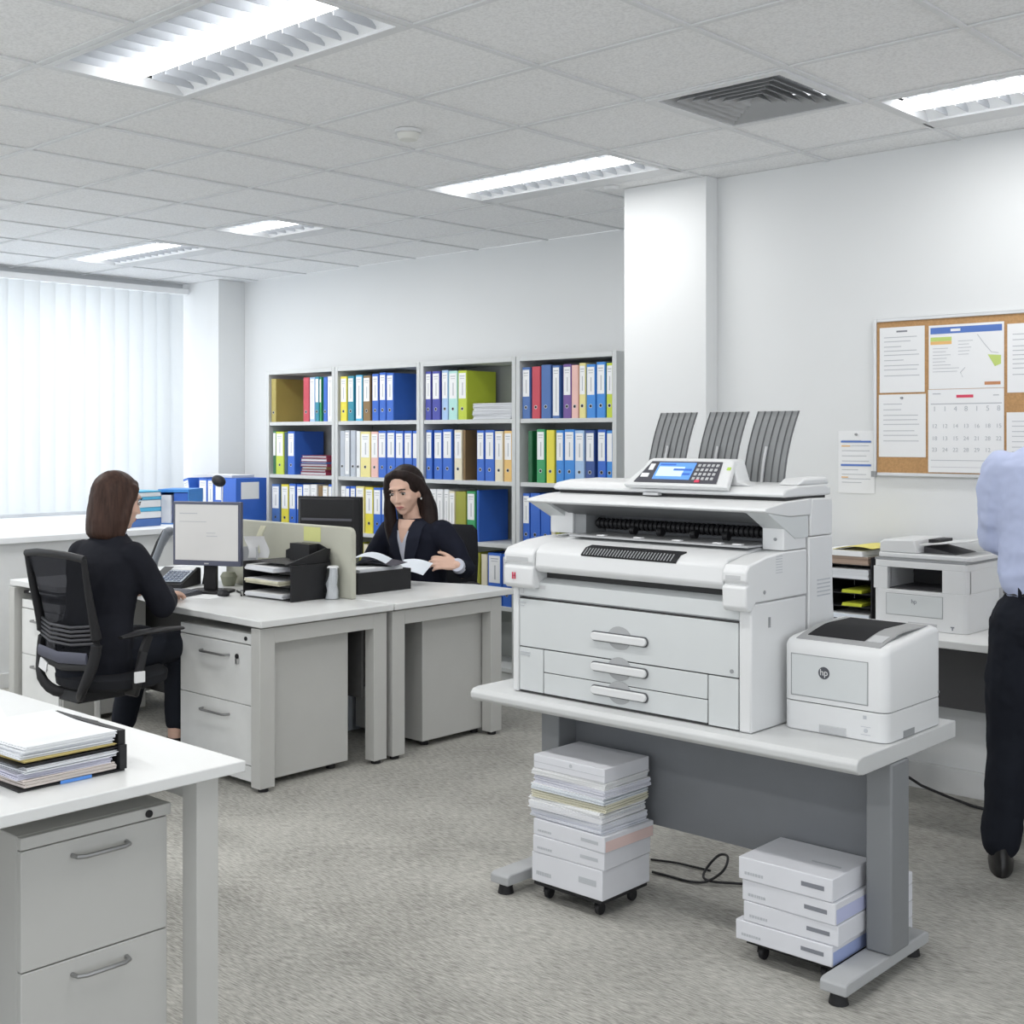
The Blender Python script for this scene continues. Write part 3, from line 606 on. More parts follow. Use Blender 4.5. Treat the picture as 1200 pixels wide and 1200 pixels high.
m_ = MB(); m_.box((-2.83, 3.1205, .98), (-2.815, 3.1218, 1.015)); m_.box((-2.80, 3.1205, 1.0), (-2.72, 3.1218, 1.012)); m_.build('marking', mat('faint_print', (.55, .56, .57), .6), t, world=True)
# paper exit slot and front housing
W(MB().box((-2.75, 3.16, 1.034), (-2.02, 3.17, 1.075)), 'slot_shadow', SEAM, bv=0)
W(MB().prism([(3.108, 1.058), (3.095, 1.075), (3.10, 1.125), (3.125, 1.145), (3.20, 1.158), (3.30, 1.168), (3.43, 1.17), (3.43, 1.036), (3.30, 1.036), (3.30, 1.05), (3.15, 1.052)], 'x', -2.744, -2.018), 'front_housing', WHITE, bv=.006)
for a, b, nm in ((X0-.012, -2.746, 'l'), (-2.016, X1+.002, 'r')):
    hb = W(MB().prism([(3.10, 1.0), (3.088, 1.012), (3.086, 1.07), (3.10, 1.078), (3.088, 1.086), (3.088, 1.115), (3.105, 1.133), (3.20, 1.152), (3.30, 1.160), (3.43, 1.160), (3.43, 1.022), (3.14, 1.022), (3.12, 1.0)], 'x', a, b), 'end_cap', WHITE, bv=.005)
    MB().box((a+.012, 3.0865, 1.092), (b-.02, 3.0895, 1.104)).build('notch', GREYL, hb, world=True)
m_ = MB(); m_.box((-2.835, 3.0845, 1.03), (-2.83, 3.0862, 1.052)); m_.box((-2.825, 3.0845, 1.03), (-2.82, 3.0862, 1.052)); m_.box((-2.835, 3.0845, 1.04), (-2.82, 3.0862, 1.043)); m_.build('red_emblem', REDP, t, world=True)
# dark output grille in the housing
W(MB().prism([(3.104, 1.118), (3.0965, 1.127), (3.1225, 1.1485), (3.155, 1.1545), (3.155, 1.145)], 'x', -2.55, -2.185), 'output_grille', BLACK, bv=0)
m_ = MB()
for k in range(30): m_.prism([(3.097, 1.1285), (3.0955, 1.129), (3.1185, 1.1482), (3.120, 1.1475)], 'x', -2.54+.0115*k, -2.5365+.0115*k)
m_.build('grille_ribs', GREYP, t, world=True)
# side panel of the housing
m_ = MB()
for k in range(7): m_.box((X1+.0021, 3.25, 1.10+.008*k), (X1+.0027, 3.285, 1.102+.008*k))
for k in range(5): m_.box((X1+.0031, 3.49, 1.01+.012*k), (X1+.0037, 3.57, 1.014+.012*k))
m_.build('print', INKL, t, world=True)
MB().cyl((X1+.0, 3.185, 1.05), (X1+.0035, 3.185, 1.05), .006, .006, 12).build('screw', GREYP, t, world=True)
MB().box((X1-.001, 3.21, .945), (X1+.002, 3.22, .975)).build('side_latch', GREYP, t, world=True)
# paper path opening with rollers
W(MB().box((X0+.01, 3.30, 1.172), (X0+.11, 3.43, 1.26)), 'post', WHITE, bv=.003)
W(MB().box((X1-.075, 3.30, 1.162), (X1-.001, 3.43, 1.26)), 'post', WHITE, bv=.003)
MB().cyl((X1-.03, 3.2995, 1.195), (X1-.03, 3.297, 1.195), .005, .005, 12).build('screw', GREYP, t, world=True)
W(MB().box((X0+.111, 3.31, 1.172), (X0+.16, 3.43, 1.26)), 'dark_post', GREYP, bv=0)
W(MB().box((X0+.161, 3.415, 1.172), (X1-.076, 3.429, 1.28)), 'inner_wall', mat('inner_grey', (.30, .31, .33), .6), bv=0)
W(MB().box((X0+.161, 3.22, 1.1705), (X1-.076, 3.414, 1.176)), 'feed_plate', mat('feed_grey', (.42, .43, .44), .4), bv=0)
r_ = MB(); r_.cyl((X0+.17, 3.36, 1.208), (X1-.08, 3.36, 1.208), .013, .011, 14); rr = W(r_, 'roller_shaft', BLACK, bv=0)
m_ = MB()
for k in range(36): xx = X0+.18+.0182*k; m_.cyl((xx, 3.36, 1.208), (xx+.010, 3.36, 1.208), .019, .017, 14)
m_.build('roller_rings', BLACK, rr, world=True)
for xx in (-2.53, -2.42, -2.29, -2.17): MB().cyl((xx, 3.335, 1.192), (xx+.018, 3.335, 1.192), .014, .014, 14).build('pinch_wheel', BLACK, rr, world=True)
for xx in (-2.60, -2.45, -2.30, -2.15, -2.08): MB().box((xx, 3.24, 1.1762), (xx+.03, 3.26, 1.179)).build('feed_tab', PAPER, t, world=True)
# scanner bed lip
W(MB().prism([(3.19, 1.283), (3.195, 1.292), (3.30, 1.306), (3.46, 1.312), (3.46, 1.262), (3.33, 1.262), (3.20, 1.278)], 'x', X0-.004, X1+.002), 'scanner_lip', WHITE, bv=.003)
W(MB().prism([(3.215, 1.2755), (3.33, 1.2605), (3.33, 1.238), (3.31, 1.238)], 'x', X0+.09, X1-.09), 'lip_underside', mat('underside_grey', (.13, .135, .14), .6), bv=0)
for x in (X0, X1-.075):
    W(MB().prism([(3.205, 1.277), (3.33, 1.2612), (3.44, 1.2612), (3.44, 1.195), (3.36, 1.195)] if x == X1-.075 else [(3.205, 1.277), (3.33, 1.2612), (3.44, 1.2612), (3.44, 1.215), (3.33, 1.215)], 'x', x+(.0 if x == X0 else 0), x+.076), 'lip_cheek', WHITE2, bv=.002)
# rear module
W(MB().prism([(3.44, Z), (3.60, Z), (3.60, .90), (3.59, 1.0), (3.585, 1.195), (3.44, 1.195)], 'x', X0, X1+.003), 'rear_module', WHITE, bv=.004)
W(MB().prism([(3.45, 1.197), (3.585, 1.197), (3.585, 1.31), (3.462, 1.312), (3.45, 1.26)], 'x', X0, X1+.003), 'rear_upper_module', WHITE, bv=.004)
# scanner lid
W(MB().prism([(3.32, 1.3185), (3.31, 1.327), (3.33, 1.343), (3.40, 1.352), (3.56, 1.354), (3.60, 1.345), (3.60, 1.3185)], 'x', X0+.01, X1-.01), 'scanner_lid', WHITE, bv=.008, seg=3)
W(MB().box((X0+.02, 3.34, 1.306), (X1-.02, 3.58, 1.319)), 'lid_seam', SEAM, bv=0)
W(MB().prism([(3.40, 1.353), (3.44, 1.372), (3.58, 1.375), (3.595, 1.353)], 'x', X1-.085, X1-.012), 'lid_end_cap', WHITE, bv=.006)
W(MB().box((-2.46, 3.305, 1.312), (-2.40, 3.325, 1.32)), 'lid_latch', GREYL, bv=0)
# control panel on the lid
cp = W(MB().prism([(-2.555, 1.348), (-2.115+.03, 1.348), (-2.135, 1.362), (-2.155, 1.425), (-2.165, 1.43), (-2.46, 1.43), (-2.475, 1.425), (-2.54, 1.36)], 'y', 3.36, 3.43), 'control_panel_body', WHITE, bv=.004)
TP = Matrix.Translation((-2.315, 3.325, 1.385)) @ Euler((R(48), 0, 0)).to_matrix().to_4x4()     # local xy plane = panel face
fb = MB(TP); fb.prism([(-.215, -.052), (.185, -.052), (.165, .056), (-.15, .056)], 'z', -.02, 0); W(fb, 'control_panel_face', WHITE, bv=.004)
bz = MB(TP); bz.prism([(-.175, -.042), (.142, -.042), (.128, .046), (-.142, .046)], 'z', .0003, .003); bz = bz.build('panel_bezel', mat('bezel_charcoal', (.07, .07, .085), .4), cp, world=True)
MB(TP).box((-.108, -.030, .0032), (.035, .040, .0042)).build('touch_screen', SCREENB, bz, world=True)
q_ = MB(TP); q_.box((-.10, -.018, .0044), (.0, .022, .0048)); q_.build('screen_field', mat('screen_light', (.55, .70, .90), .3, emit=.35), bz, world=True)
q_ = MB(TP); q_.box((-.10, .028, .0044), (-.04, .034, .0048)); q_.box((-.0, -.012, .0049), (.03, -.004, .0052)); q_.box((-.04, .006, .0049), (.03, .014, .0052)); q_.build('screen_bars', mat('screen_deep', (.05, .15, .55), .3, emit=.2), bz, world=True)
q_ = MB(TP)
for a in range(5):
    for b in range(4): q_.box((.046+.017*a, -.030+.018*b, .0032), (.056+.017*a, -.020+.018*b, .0055))
q_.build('buttons', GREYL, bz, world=True)
MB(TP).box((.060, -.040, .0032), (.078, -.031, .006)).build('stop_button', REDP, bz, world=True)
q_ = MB(TP); q_.box((-.14, .008, .0032), (-.122, .034, .0042)); q_.box((-.158, -.022, .0032), (-.128, -.006, .0042)); q_.build('button_field', PAPER, bz, world=True)
MB(TP).box((.155, .015, .0003), (.168, .026, .002)).build('green_sticker', mat('sticker_green', (.45, .65, .10), .5), cp, world=True)
# three curved stackers
for x0_, lo in ((-2.612, 1.355), (-2.41, 1.355), (-2.225, 1.355)):
    g = MB(); K = 8; out = []
    w_ = .150
    for k in range(K+1):
        u = k/K; out.append((3.535+.02*u+.018*u*u, lo+.228*u, .006*u+.026*u*u))
    n_ = 12; rings = []
    for y_, z_, dx in out:
        ring = []
        for j in range(n_+1):
            v = j/n_; ring.append((x0_+dx+w_*v, y_+.004*abs(math.sin(v*math.pi*6)), z_))
        ring += [(a, b+.004, c) for a, b, c in ring[::-1]]
        rings.append(ring)
    g.loft(rings); g = W(g, 'paper_stacker', mat('stacker_grey', (.24, .25, .255), .45), bv=0, ang=80)
    rb = MB()
    for j in range(7):
        v = (j+.02)/6; v = min(v, .985)
        rb.tube([(x0_+dx+w_*v, y_-.0005, z_) for y_, z_, dx in out], .0022, 6)
    rb.build('stacker_rib', mat('rib_dark', (.10, .105, .11), .5), g, world=True)
    gg = MB(); gg.tube([(x0_+dx+w_*.48, y_-.008, z_) for y_, z_, dx in out[0:5]], .005, 6); gg.build('stacker_guide', GREYL, g, world=True)

# ------------------------------------------------------------------ small laser printer
def rrect(cx, cy, hx, hy, r, n=5, z=0):
    pts = []
    for sx, sy, a0 in ((1, 1, 0), (-1, 1, 90), (-1, -1, 180), (1, -1, 270)):
        for k in range(n+1):
            a = R(a0+90*k/n); pts.append((cx+sx*(hx-r)+r*math.cos(a), cy+sy*(hy-r)+r*math.sin(a)))
    return pts
t = thing('laser_printer', 'small white laser printer with grey top at the right end of the plotter table', 'printer', (-1.755, 3.44, .651))
px, py = -1.757, 3.44; hx, hy = .163, .178
W(MB().prism(rrect(px, py, hx, hy, .03), 'z', .651, .733), 'base_tray', WHITE, bv=.003)
yy0, yy1 = py-hy, py+hy
# upper body: rounded shoulders falling to the front
rings = []
def body_ring(ins, zf, zb): return [(x, y, zf+(zb-zf)*min(1, max(0, (y-yy0)/.16))**.6) for x, y in rrect(px, py, hx-ins, hy-ins, .03, 6)]
bm_ = MB(); rr_ = rrect(px, py, hx, hy, .03, 6)
bm_.loft([[(x, y, .736) for x, y in rr_], body_ring(0, .882, .925), body_ring(.004, .892, .935), body_ring(.014, .898, .941)])
W(bm_, 'body', WHITE, bv=0, ang=50)
W(MB().prism(rrect(px, py, hx-.004, hy-.004, .028), 'z', .7331, .7358), 'seam', SEAM, bv=0)
dsh = MB(); dsh.box((px-hx+.030, yy0-.0022, .752), (px+hx-.058, yy0+.006, .870)); dsh = W(dsh, 'front_door', WHITE2, bv=.002)
o_ = MB(); 
for a, b in (((px-hx+.028, yy0-.0012, .750), (px-hx+.0297, yy0+.002, .872)), ((px+hx-.0577, yy0-.0012, .750), (px+hx-.056, yy0+.002, .872)), ((px-hx+.028, yy0-.0012, .8702), (px+hx-.056, yy0+.002, .872)), ((px-hx+.028, yy0-.0012, .750), (px+hx-.056, yy0+.002, .7518))): o_.box(a, b)
o_.build('door_gap', GREYP, t, world=True)
# round emblem
em = MB(); A = [math.tau*i/24 for i in range(24)]
ecx, ecz = px-.028, .825
em.prism([(ecx+.0175*math.cos(a), ecz+.0175*math.sin(a)) for a in A], 'y', yy0-.0032, yy0-.0023); em = em.build('round_emblem', mat('emblem_dark', (.08, .085, .10), .4), dsh, world=True)
text('hp', .026, (ecx, yy0-.0034, ecz+.001), (R(90), 0, R(0)), WHITE, em, 'emblem_letters')
W(MB().box((px-.045, yy0-.002, .653), (px+.04, yy0+.02, .677)), 'tray_grip', GREYL, bv=.002)
m_ = MB(); m_.box((px+.092, yy0-.0012, .712), (px+.102, yy0+.0, .722)); m_.box((px+.085, yy0-.0012, .69), (px+.115, yy0+.0, .6915)); m_.box((px+.085, yy0-.0012, .668), (px+.115, yy0+.0, .6695)); m_.cyl((px+.1, yy0-.0012, .68), (px+.1, yy0, .68), .006, .006, 12); m_.build('marking', INKL, t, world=True)
def top_strip(x0, x1, y0, y1, dz, name, m, par=None, th=.004):
    f = lambda y: .898+(.941-.898)*min(1, max(0, (y-yy0)/.16))**.6
    K = 8; ys_ = [y0+(y1-y0)*k/K for k in range(K+1)]
    poly = [(y, f(y)+dz) for y in ys_]+[(y, f(y)+dz-th) for y in ys_[::-1]]
    return MB().prism(poly, 'x', x0, x1).build(name, m, par or t, world=True, ang=50)
tc_ = top_strip(px-hx+.032, px+hx-.03, yy0+.022, yy1-.03, .0015, 'top_cover', mat('top_grey', (.33, .335, .34), .45))
top_strip(px-hx+.055, px+hx-.092, yy0+.050, yy1-.045, .0030, 'output_well', mat('well_black', (.016, .016, .018), .7, spec=.15), tc_)
top_strip(px+hx-.085, px+hx-.04, yy0+.05, yy0+.10, .0030, 'keypad', GREYL, tc_)
W(MB().box((px+hx-.002, yy0+.10, .652), (px+hx+.001, yy0+.17, .672)), 'side_vent', GREYP, bv=0)
MB().box((px+hx-.001, yy1-.03, .745), (px+hx+.002, yy1-.022, .752)).build('side_latch', GREYP, t, world=True)

# ------------------------------------------------------------------ stacks below the table
def dolly(label, c, sx, sy, rz=0, zt=.06):
    t = thing('dolly', label, 'dolly', (c[0], c[1], 0), rz, 'castor boards under the plotter table')
    MB().box((-sx/2, -sy/2, zt-.012), (sx/2, sy/2, zt-.0005)).build('board', BLACK, t)
    for x in (-1, 1):
        for y in (-1, 1):
            a, b = x*(sx/2-.035), y*(sy/2-.035)
            c_ = MB().cyl((a-.008, b, .02), (a+.008, b, .02), .0195, .0195, 16).build('castor', BLACK, t, bevel=.003)
            MB().prism([(b-.016, .022), (b+.016, .022), (b+.012, zt-.0125), (b-.012, zt-.0125)], 'x', a-.012, a-.0085).build('fork', BLACK, c_)
    return t
def carton(label, c, sx, sy, z0, z1, rz=0, m=CARTON, group=None, band=None, lid=True):
    t = thing('paper_box', label, 'box', (c[0], c[1], z0), rz, group); h = z1-z0-.0006
    MB().box((-sx/2, -sy/2, 0), (sx/2, sy/2, h)).build('carton', m, t, bevel=.0025)
    p = MB(); p.box((sx/2-.095, -sy/2-.0008, h*.42), (sx/2-.025, -sy/2-.0002, h*.62)); 
    for k in range(9): pass
    q = p.build('printed_label', INK if lid else INKL, t)
    p = MB(); r = random.Random(int(z0*1e4))
    x = -sx/2+.02
    while x < -sx/2+.075: w_ = r.uniform(.004, .009); p.box((x, -sy/2-.0008, h*.25), (x+w_, -sy/2-.0002, h*.38)); x += w_+.002
    p.build('print', INKL, t)
    if band: MB().box((sx/2+.0002, -sy/2+.006, h*.05), (sx/2+.0008, sy/2-.004, h*.7)).build('end_band', band, t)
    return t
A0 = (-2.585, 3.19)
dolly('black castor board under the taller paper stack', A0, .28, .235)
GA = 'cartons and papers in the taller stack'
carton('bottom and tallest white carton of the taller stack', A0, .292, .245, .0605, .155, 0, group=GA, lid=False)
carton('second white carton from the bottom of the taller stack', (A0[0]+.004, A0[1]), .292, .245, .1555, .21, R(.8), group=GA, lid=False)
carton('third white carton of the taller stack, right under the loose papers', (A0[0]+.008, A0[1]+.004), .298, .25, .2105, .262, R(-1), group=GA, lid=False, band=mat('band_red', (.72, .55, .52), .7))
z = .2625
sp = [(.032, (.70, .72, .78), 'bottom blue-grey bundle of the papers', -.008, 0, -1.5), (.022, (.78, .79, .82), 'second bundle from the bottom of the papers', -.012, -.004, 1), (.010, (.84, .85, .86), 'thin white bundle, third of the papers', -.014, 0, -2),
      (.024, (.70, .68, .55), 'bundle with yellowish folder edges, middle of the papers', -.006, .003, 1.5), (.018, (.72, .76, .80), 'pale blue bundle above the yellowish one', -.004, 0, 0), (.028, (.72, .73, .80), 'violet-grey bundle below the bright reams', .004, .003, -2), (.020, (.80, .81, .82), 'bright bundle just below the topmost ream', -.003, -.002, 1)]
for i, (h, c, lab, dx, dy, rz) in enumerate(sp):
    e = mat('stack_edge_%d' % i, c, .85, var=.13, scale=1, stretch=(3, 3, 420))
    sheaf('paper_bundle', lab+' in the taller stack', 'papers', (A0[0]+dx, A0[1]+dy), .30, .228, z, z+h, PAPER, max(4, int(h/.004)), .004, R(rz), GA, e); z += h+.0012
tt = thing('paper_ream', 'topmost white ream of the taller stack with a small round mark', 'ream', (A0[0]+.002, A0[1], z), 0, GA)
MB().box((-.147, -.115, 0), (.147, .115, .044)).build('ream', CARTON, tt, bevel=.002); m_ = MB(); m_.box((-.1475, -.1155, .020), (.1475, -.115, .0215)); m_.build('seam', INKL, tt); MB().cyl((.01, -.1152, .031), (.01, -.1162, .031), .006, .006, 14).build('round_mark', INKL, tt)
B0 = (-1.822, 3.225)
dolly('black castor board under the shorter carton stack', B0, .27, .20)
GB = 'white cartons stacked beside the table foot'
BB = mat('band_blue', (.35, .42, .68), .6); BY = mat('band_lilac', (.50, .53, .75), .6)
carton('bottom white carton of the shorter stack, blue end', (B0[0]-.008, B0[1]), .305, .235, .0605, .117, R(0), group=GB, band=BB)
carton('second carton from the bottom of the shorter stack', (B0[0]+.010, B0[1]+.004), .295, .235, .1175, .175, R(1), group=GB)
carton('third carton from the bottom of the shorter stack, violet and yellow end', (B0[0]+.008, B0[1]+.002), .295, .235, .1755, .236, R(-.6), group=GB, band=BY)
tt = carton('topmost white carton of the shorter stack', (B0[0]-.002, B0[1]-.002), .295, .235, .2365, .300, R(.5), group=GB)
m_ = MB(); m_.box((.03, -.02, .0636), (.12, -.012, .0640)); m_.build('print', INKL, tt)
for i, (zz, h) in enumerate([(0, .06), (.0605, .05), (.111, .05), (.1615, .035)]):
    carton('white carton standing behind the table foot, layer %s from the floor' % ['first', 'second', 'third', 'fourth'][i], (-1.722, 3.57), .085, .07, zz, zz+h, 0, group='small cartons behind the table foot', lid=False)
cab = MB().tube(smoothp([(-2.58, 3.52, .006), (-2.50, 3.525, .006), (-2.43, 3.53, .006), (-2.38, 3.555, .012), (-2.345, 3.60, .045), (-2.36, 3.65, .075), (-2.40, 3.66, .07), (-2.425, 3.63, .035), (-2.415, 3.585, .012), (-2.37, 3.57, .010), (-2.31, 3.61, .008), (-2.24, 3.66, .006), (-2.12, 3.70, .006), (-2.0, 3.70, .006)]), .0045, 8)
tag(cab.build('power_cable', BLACK), 'black cable with a loop lying on the carpet behind the stacks', 'cable')
cab = MB().tube(smoothp([(-2.66, 3.62, .006), (-2.58, 3.65, .006), (-2.50, 3.66, .006), (-2.44, 3.665, .006)]), .004, 8)
tag(cab.build('power_cable', BLACK), 'short straight black cable on the carpet beside the looped one', 'cable')

# ------------------------------------------------------------------ worktop, copier and board by the right wall
t = thing('worktop', 'long white worktop along the right wall carrying the copier', 'table', (-1.2, 4.9, 0))
MB().box((-2.78, 4.62, .70), (1.2, 5.148, .73)).build('top', DESK, t, world=True, bevel=.003)
MB().box((-2.70, 5.02, .39), (1.1, 5.04, .699)).build('modesty_or_shade_panel', mat('wall_shade_dark', (.09, .09, .095), .6), t, world=True)  # dark sheet standing in for the shade on the wall below the worktop
for x in (-2.74, 1.0):
    fr = MB(); fr.box((x, 4.66, 0), (x+.05, 4.71, .699)); fr.box((x, 5.09, 0), (x+.05, 5.14, .699)); fr.box((x, 4.711, .65), (x+.05, 5.089, .699)); fr.build('end_frame', STEEL, t, world=True)
t = thing('computer_case', 'small grey case standing on the floor under the worktop', 'computer', (-2.46, 5.02, 0))
MB().box((-2.56, 4.92, .022), (-2.38, 5.01, .30)).build('case', STEELD, t, world=True, bevel=.004)
for x in (-2.54, -2.41): MB().box((x, 4.93, 0), (x+.02, 5.0, .0215)).build('foot', BLACK, t, world=True)
tag(MB().tube([(-2.37, 5.0, .09), (-2.30, 5.02, .05), (-2.2, 5.04, .02), (-2.08, 5.02, .007), (-1.9, 5.0, .007), (-1.7, 5.05, .007)], .006, 8).build('power_cable', BLACK), 'black cable running along the floor below the worktop', 'cable')

t = thing('multifunction_copier', 'white multifunction copier with scanner lid on the worktop by the wall', 'copier', (-2.2, 5.0, .7305))
mx0, mx1, my0, my1 = -2.405, -2.015, 4.80, 5.14
b_ = MB(); rr_ = [(x, y) for x, y in rrect((mx0+mx1)/2, (my0+my1)/2, (mx1-mx0)/2, (my1-my0)/2, .025)]
b_.prism(rr_, 'z', .731, .885); b_.prism(rr_, 'z', .9745, 1.0); b_.box((mx0, my0+.03, .885), (mx0+.06, my1, .975)); b_.box((mx1-.10, my0+.03, .885), (mx1, my1, .975)); b_.box((mx0+.06, my0+.25, .885), (mx1-.10, my1, .975))
b_.box((mx0+.0005, my0+.001, .885), (mx0+.06, my0+.04, .975)); b_.prism([(mx1-.10, my0), (mx1-.025, my0), (mx1-.008, my0+.007), (mx1, my0+.025), (mx1, my0+.04), (mx1-.10, my0+.04)], 'z', .885, .975)
b_.build('body', WHITE, t, world=True, bevel=.002)
MB().box((mx0+.061, my0+.02, .8855), (mx1-.101, my0+.249, .89)).build('output_tray', mat('well_dark', (.07, .07, .075), .6), t, world=True)
MB().box((mx0+.061, my0+.24, .8905), (mx1-.101, my0+.249, .974)).build('output_back', mat('well_dark', (.07, .07, .075), .6), t, world=True)
fd = MB().box((mx0+.058, my0-.0022, .785), (mx1-.098, my0+.004, .868)).build('front_door', WHITE2, t, world=True, bevel=.002)
m_ = MB()
for a, b in (((mx0+.056, my0-.001, .783), (mx0+.0575, my0+.002, .870)), ((mx1-.0975, my0-.001, .783), (mx1-.096, my0+.002, .870)), ((mx0+.056, my0-.001, .8685), (mx1-.096, my0+.002, .870)), ((mx0+.056, my0-.001, .783), (mx1-.096, my0+.002, .7845))): m_.box(a, b)
m_.build('door_gap', GREYP, t, world=True)
text('hp', .024, ((mx0+mx1)/2-.02, my0-.0028, .842), (R(90), 0, 0), INK, fd, 'emblem_letters')
MB().box((mx0+.15, my0-.0015, .733), (mx0+.27, my0+.01, .760)).build('tray_grip', GREYL, t, world=True)
m_ = MB(); m_.box((mx1-.065, my0-.001, .752), (mx1-.050, my0+.001, .757)); m_.box((mx1-.060, my0-.001, .742), (mx1-.055, my0+.001, .752)); m_.build('marking', INK, t, world=True)
MB().box((mx0+.004, my0+.006, 1.0005), (mx1-.004, my1-.004, 1.010)).build('lid_seam', GREYP, t, world=True)
MB().prism(rrect((mx0+mx1)/2+.005, (my0+my1)/2+.01, (mx1-mx0)/2+.002, (my1-my0)/2-.012, .03), 'z', 1.0105, 1.030).build('scanner_lid', WHITE, t, world=True, bevel=.004)
MB().prism([(mx0+.012, 1.0305), (mx0+.012, 1.070), (mx0+.03, 1.082), (mx0+.16, 1.086), (mx0+.175, 1.0305)], 'y', my0+.03, my1-.03).build('feeder', WHITE, t, world=True, bevel=.006)
MB().prism([(mx0+.176, 1.062), (mx0+.176, 1.068), (mx1-.01, 1.092), (mx1-.01, 1.086)], 'y', my0+.05, my1-.05).build('feeder_tray', WHITE, t, world=True, bevel=.002)
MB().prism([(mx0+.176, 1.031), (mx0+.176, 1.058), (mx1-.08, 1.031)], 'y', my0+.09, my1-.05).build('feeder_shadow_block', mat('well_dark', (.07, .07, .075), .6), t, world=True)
MB().box((mx0+.19, my0+.10, 1.072), (mx0+.23, my1-.10, 1.086)).build('paper_guide', BLACK, t, world=True)

# in-tray tower beside the copier
def in_tray(label, x0, x1, y0, y1, zs, z0, sides, grp, m=BLACK):
    t = thing('letter_tray', label, 'in-tray', ((x0+x1)/2, (y0+y1)/2, z0), 0, grp)
    for i, z in enumerate(zs):
        b = MB(); b.box((x0, y0+.012, z), (x1, y1, z+.004))
        b.build('shelf', m, t, world=True)
    s_ = MB(); s_.box((x0-.005, y0, z0+.0005), (x0, y1, sides)); s_.build('side_panel', m, t, world=True, bevel=.001)
    s_ = MB(); s_.box((x1, y0, z0+.0005), (x1+.005, y1, sides)); s_.build('side_panel', m, t, world=True, bevel=.001)
    MB().box((x0, y1, z0+.0005), (x1, y1+.005, sides)).build('rear_panel', m, t, world=True)
    return t
in_tray('black tower of letter trays full of papers between plotter and copier', -2.66, -2.447, 4.86, 5.13, (.732, .785, .84, .90, .96), .7305, 1.0, None)
gp = 'papers in the black tray tower'
for i, (z, h, m_, l) in enumerate([(.7365, .02, PAPERB, 'papers in the bottom tray of the black tower'), (.7895, .012, mat('note_lime', (.60, .65, .05), .7), 'lime sheet in the second tray from the bottom of the tower'), (.8445, .012, mat('note_lime', (.60, .65, .05), .7), 'lime sheet in the middle tray of the tower'), (.9045, .04, PAPERE, 'thick papers in the fourth tray of the tower'), (.9645, .035, mat('edge_tan', (.45, .34, .27), .8, var=.3, scale=1, stretch=(2, 2, 300)), 'brownish folders in the top tray of the tower')]):
    sheaf('paper_pile', l, 'papers', (-2.555+(.02 if i in (1, 2) else 0), 4.975), .19 if i not in (1, 2) else .09, .22, z, z+h, PAPER if i not in (1, 2) else m_, 4, .003, 0, gp, m_)
tag(MB().obox((-2.58, 4.965, 1.012), (.2, .23, .022)).build('paper_pile', PAPER), 'white papers on top of the tray tower beneath the yellow sheet', 'papers')
m_ = MB(); K = 8; tp = [(-2.62+.18*k/K, 1.024+.010*(k/K)+.012*math.sin(k/K*3.1)) for k in range(K+1)]
m_.prism(tp+[(a, b+.002) for a, b in tp[::-1]], 'y', 4.86, 5.08); tag(m_.build('yellow_sheet', PAPERY), 'bright yellow curled sheet on top of the tray tower', 'papers')
m_ = MB(); tp = [(-2.50+.06*k/K, .985+.05*math.sin(k/K*1.6)) for k in range(K+1)]

# cork board with papers
t = thing('cork_board', 'cork notice board with aluminium frame on the right wall', 'notice board', (-1.8, 5.16, 1.67))
MB().box((-2.565, 5.155, 1.345), (-.9, 5.168, 2.0)).build('cork_panel', CORK, t, world=True)
for a, b in (((-2.58, 5.148, 1.33), (-2.565, 5.169, 2.015)), ((-.9, 5.148, 1.33), (-.885, 5.169, 2.015)), ((-2.5649, 5.148, 2.0), (-.9001, 5.169, 2.015)), ((-2.5649, 5.148, 1.33), (-.9001, 5.169, 1.345))):
    MB().box(a, b).build('frame_rail', ALU, t, world=True, bevel=.002)
MB().box((-2.588, 5.143, 1.325), (-2.565, 5.1475, 1.35)).build('corner_cap', GREYP, t, world=True)
def notice(label, x0, x1, z0, z1, nl=9, y=5.154, kind='notice', head=None, seed=1, cat='notice', pin=True):
    t = thing(kind, label, cat, ((x0+x1)/2, y, z0))
    MB().box((x0, y-.0012, z0), (x1, y, z1)).build('sheet', PAPER, t, world=True)
    r = random.Random(seed); w_ = x1-x0; h = z1-z0
    p = MB(); zz = z1-h*.16
    for k in range(nl):
        L_ = r.choice([.8, .78, .6, .82, .45]); p.box((x0+w_*.1, y-.0018, zz), (x0+w_*(.1+L_*r.uniform(.85, 1)), y-.0013, zz+h*.011)); zz -= h*.72/nl*r.choice([.8, 1, 1.15])
    p.build('print', INKL, t, world=True)
    if head: MB().box((x0+w_*.38, y-.0018, z1-h*.08), (x0+w_*.62, y-.0013, z1-h*.055)).build('heading', INK, t, world=True)
    if pin:
        MB().cyl((x0+w_*.5, y-.0013, z1-.016), (x0+w_*.5, y-.011, z1-.016), .006, .0045, 12).build('pin', GREYP, t, world=True)
    return t
notice('typed notice in the upper left corner of the cork board', -2.552, -2.347, 1.692, 1.975, 9, head=1, seed=3, pin=False)
notice('typed notice pinned below the first one at the left of the board', -2.556, -2.342, 1.413, 1.684, 8, seed=5)
notice('typed notice right of the calendar at the top of the board', -1.995, -1.78, 1.68, 1.96, 9, seed=7, pin=False)
notice('typed notice right of the calendar, lower row', -1.998, -1.78, 1.34+.02, 1.60, 9, seed=9, pin=False)
notice('document pinned farther right on the board, behind the man', -1.74, -1.52, 1.62, 1.93, 9, seed=11)
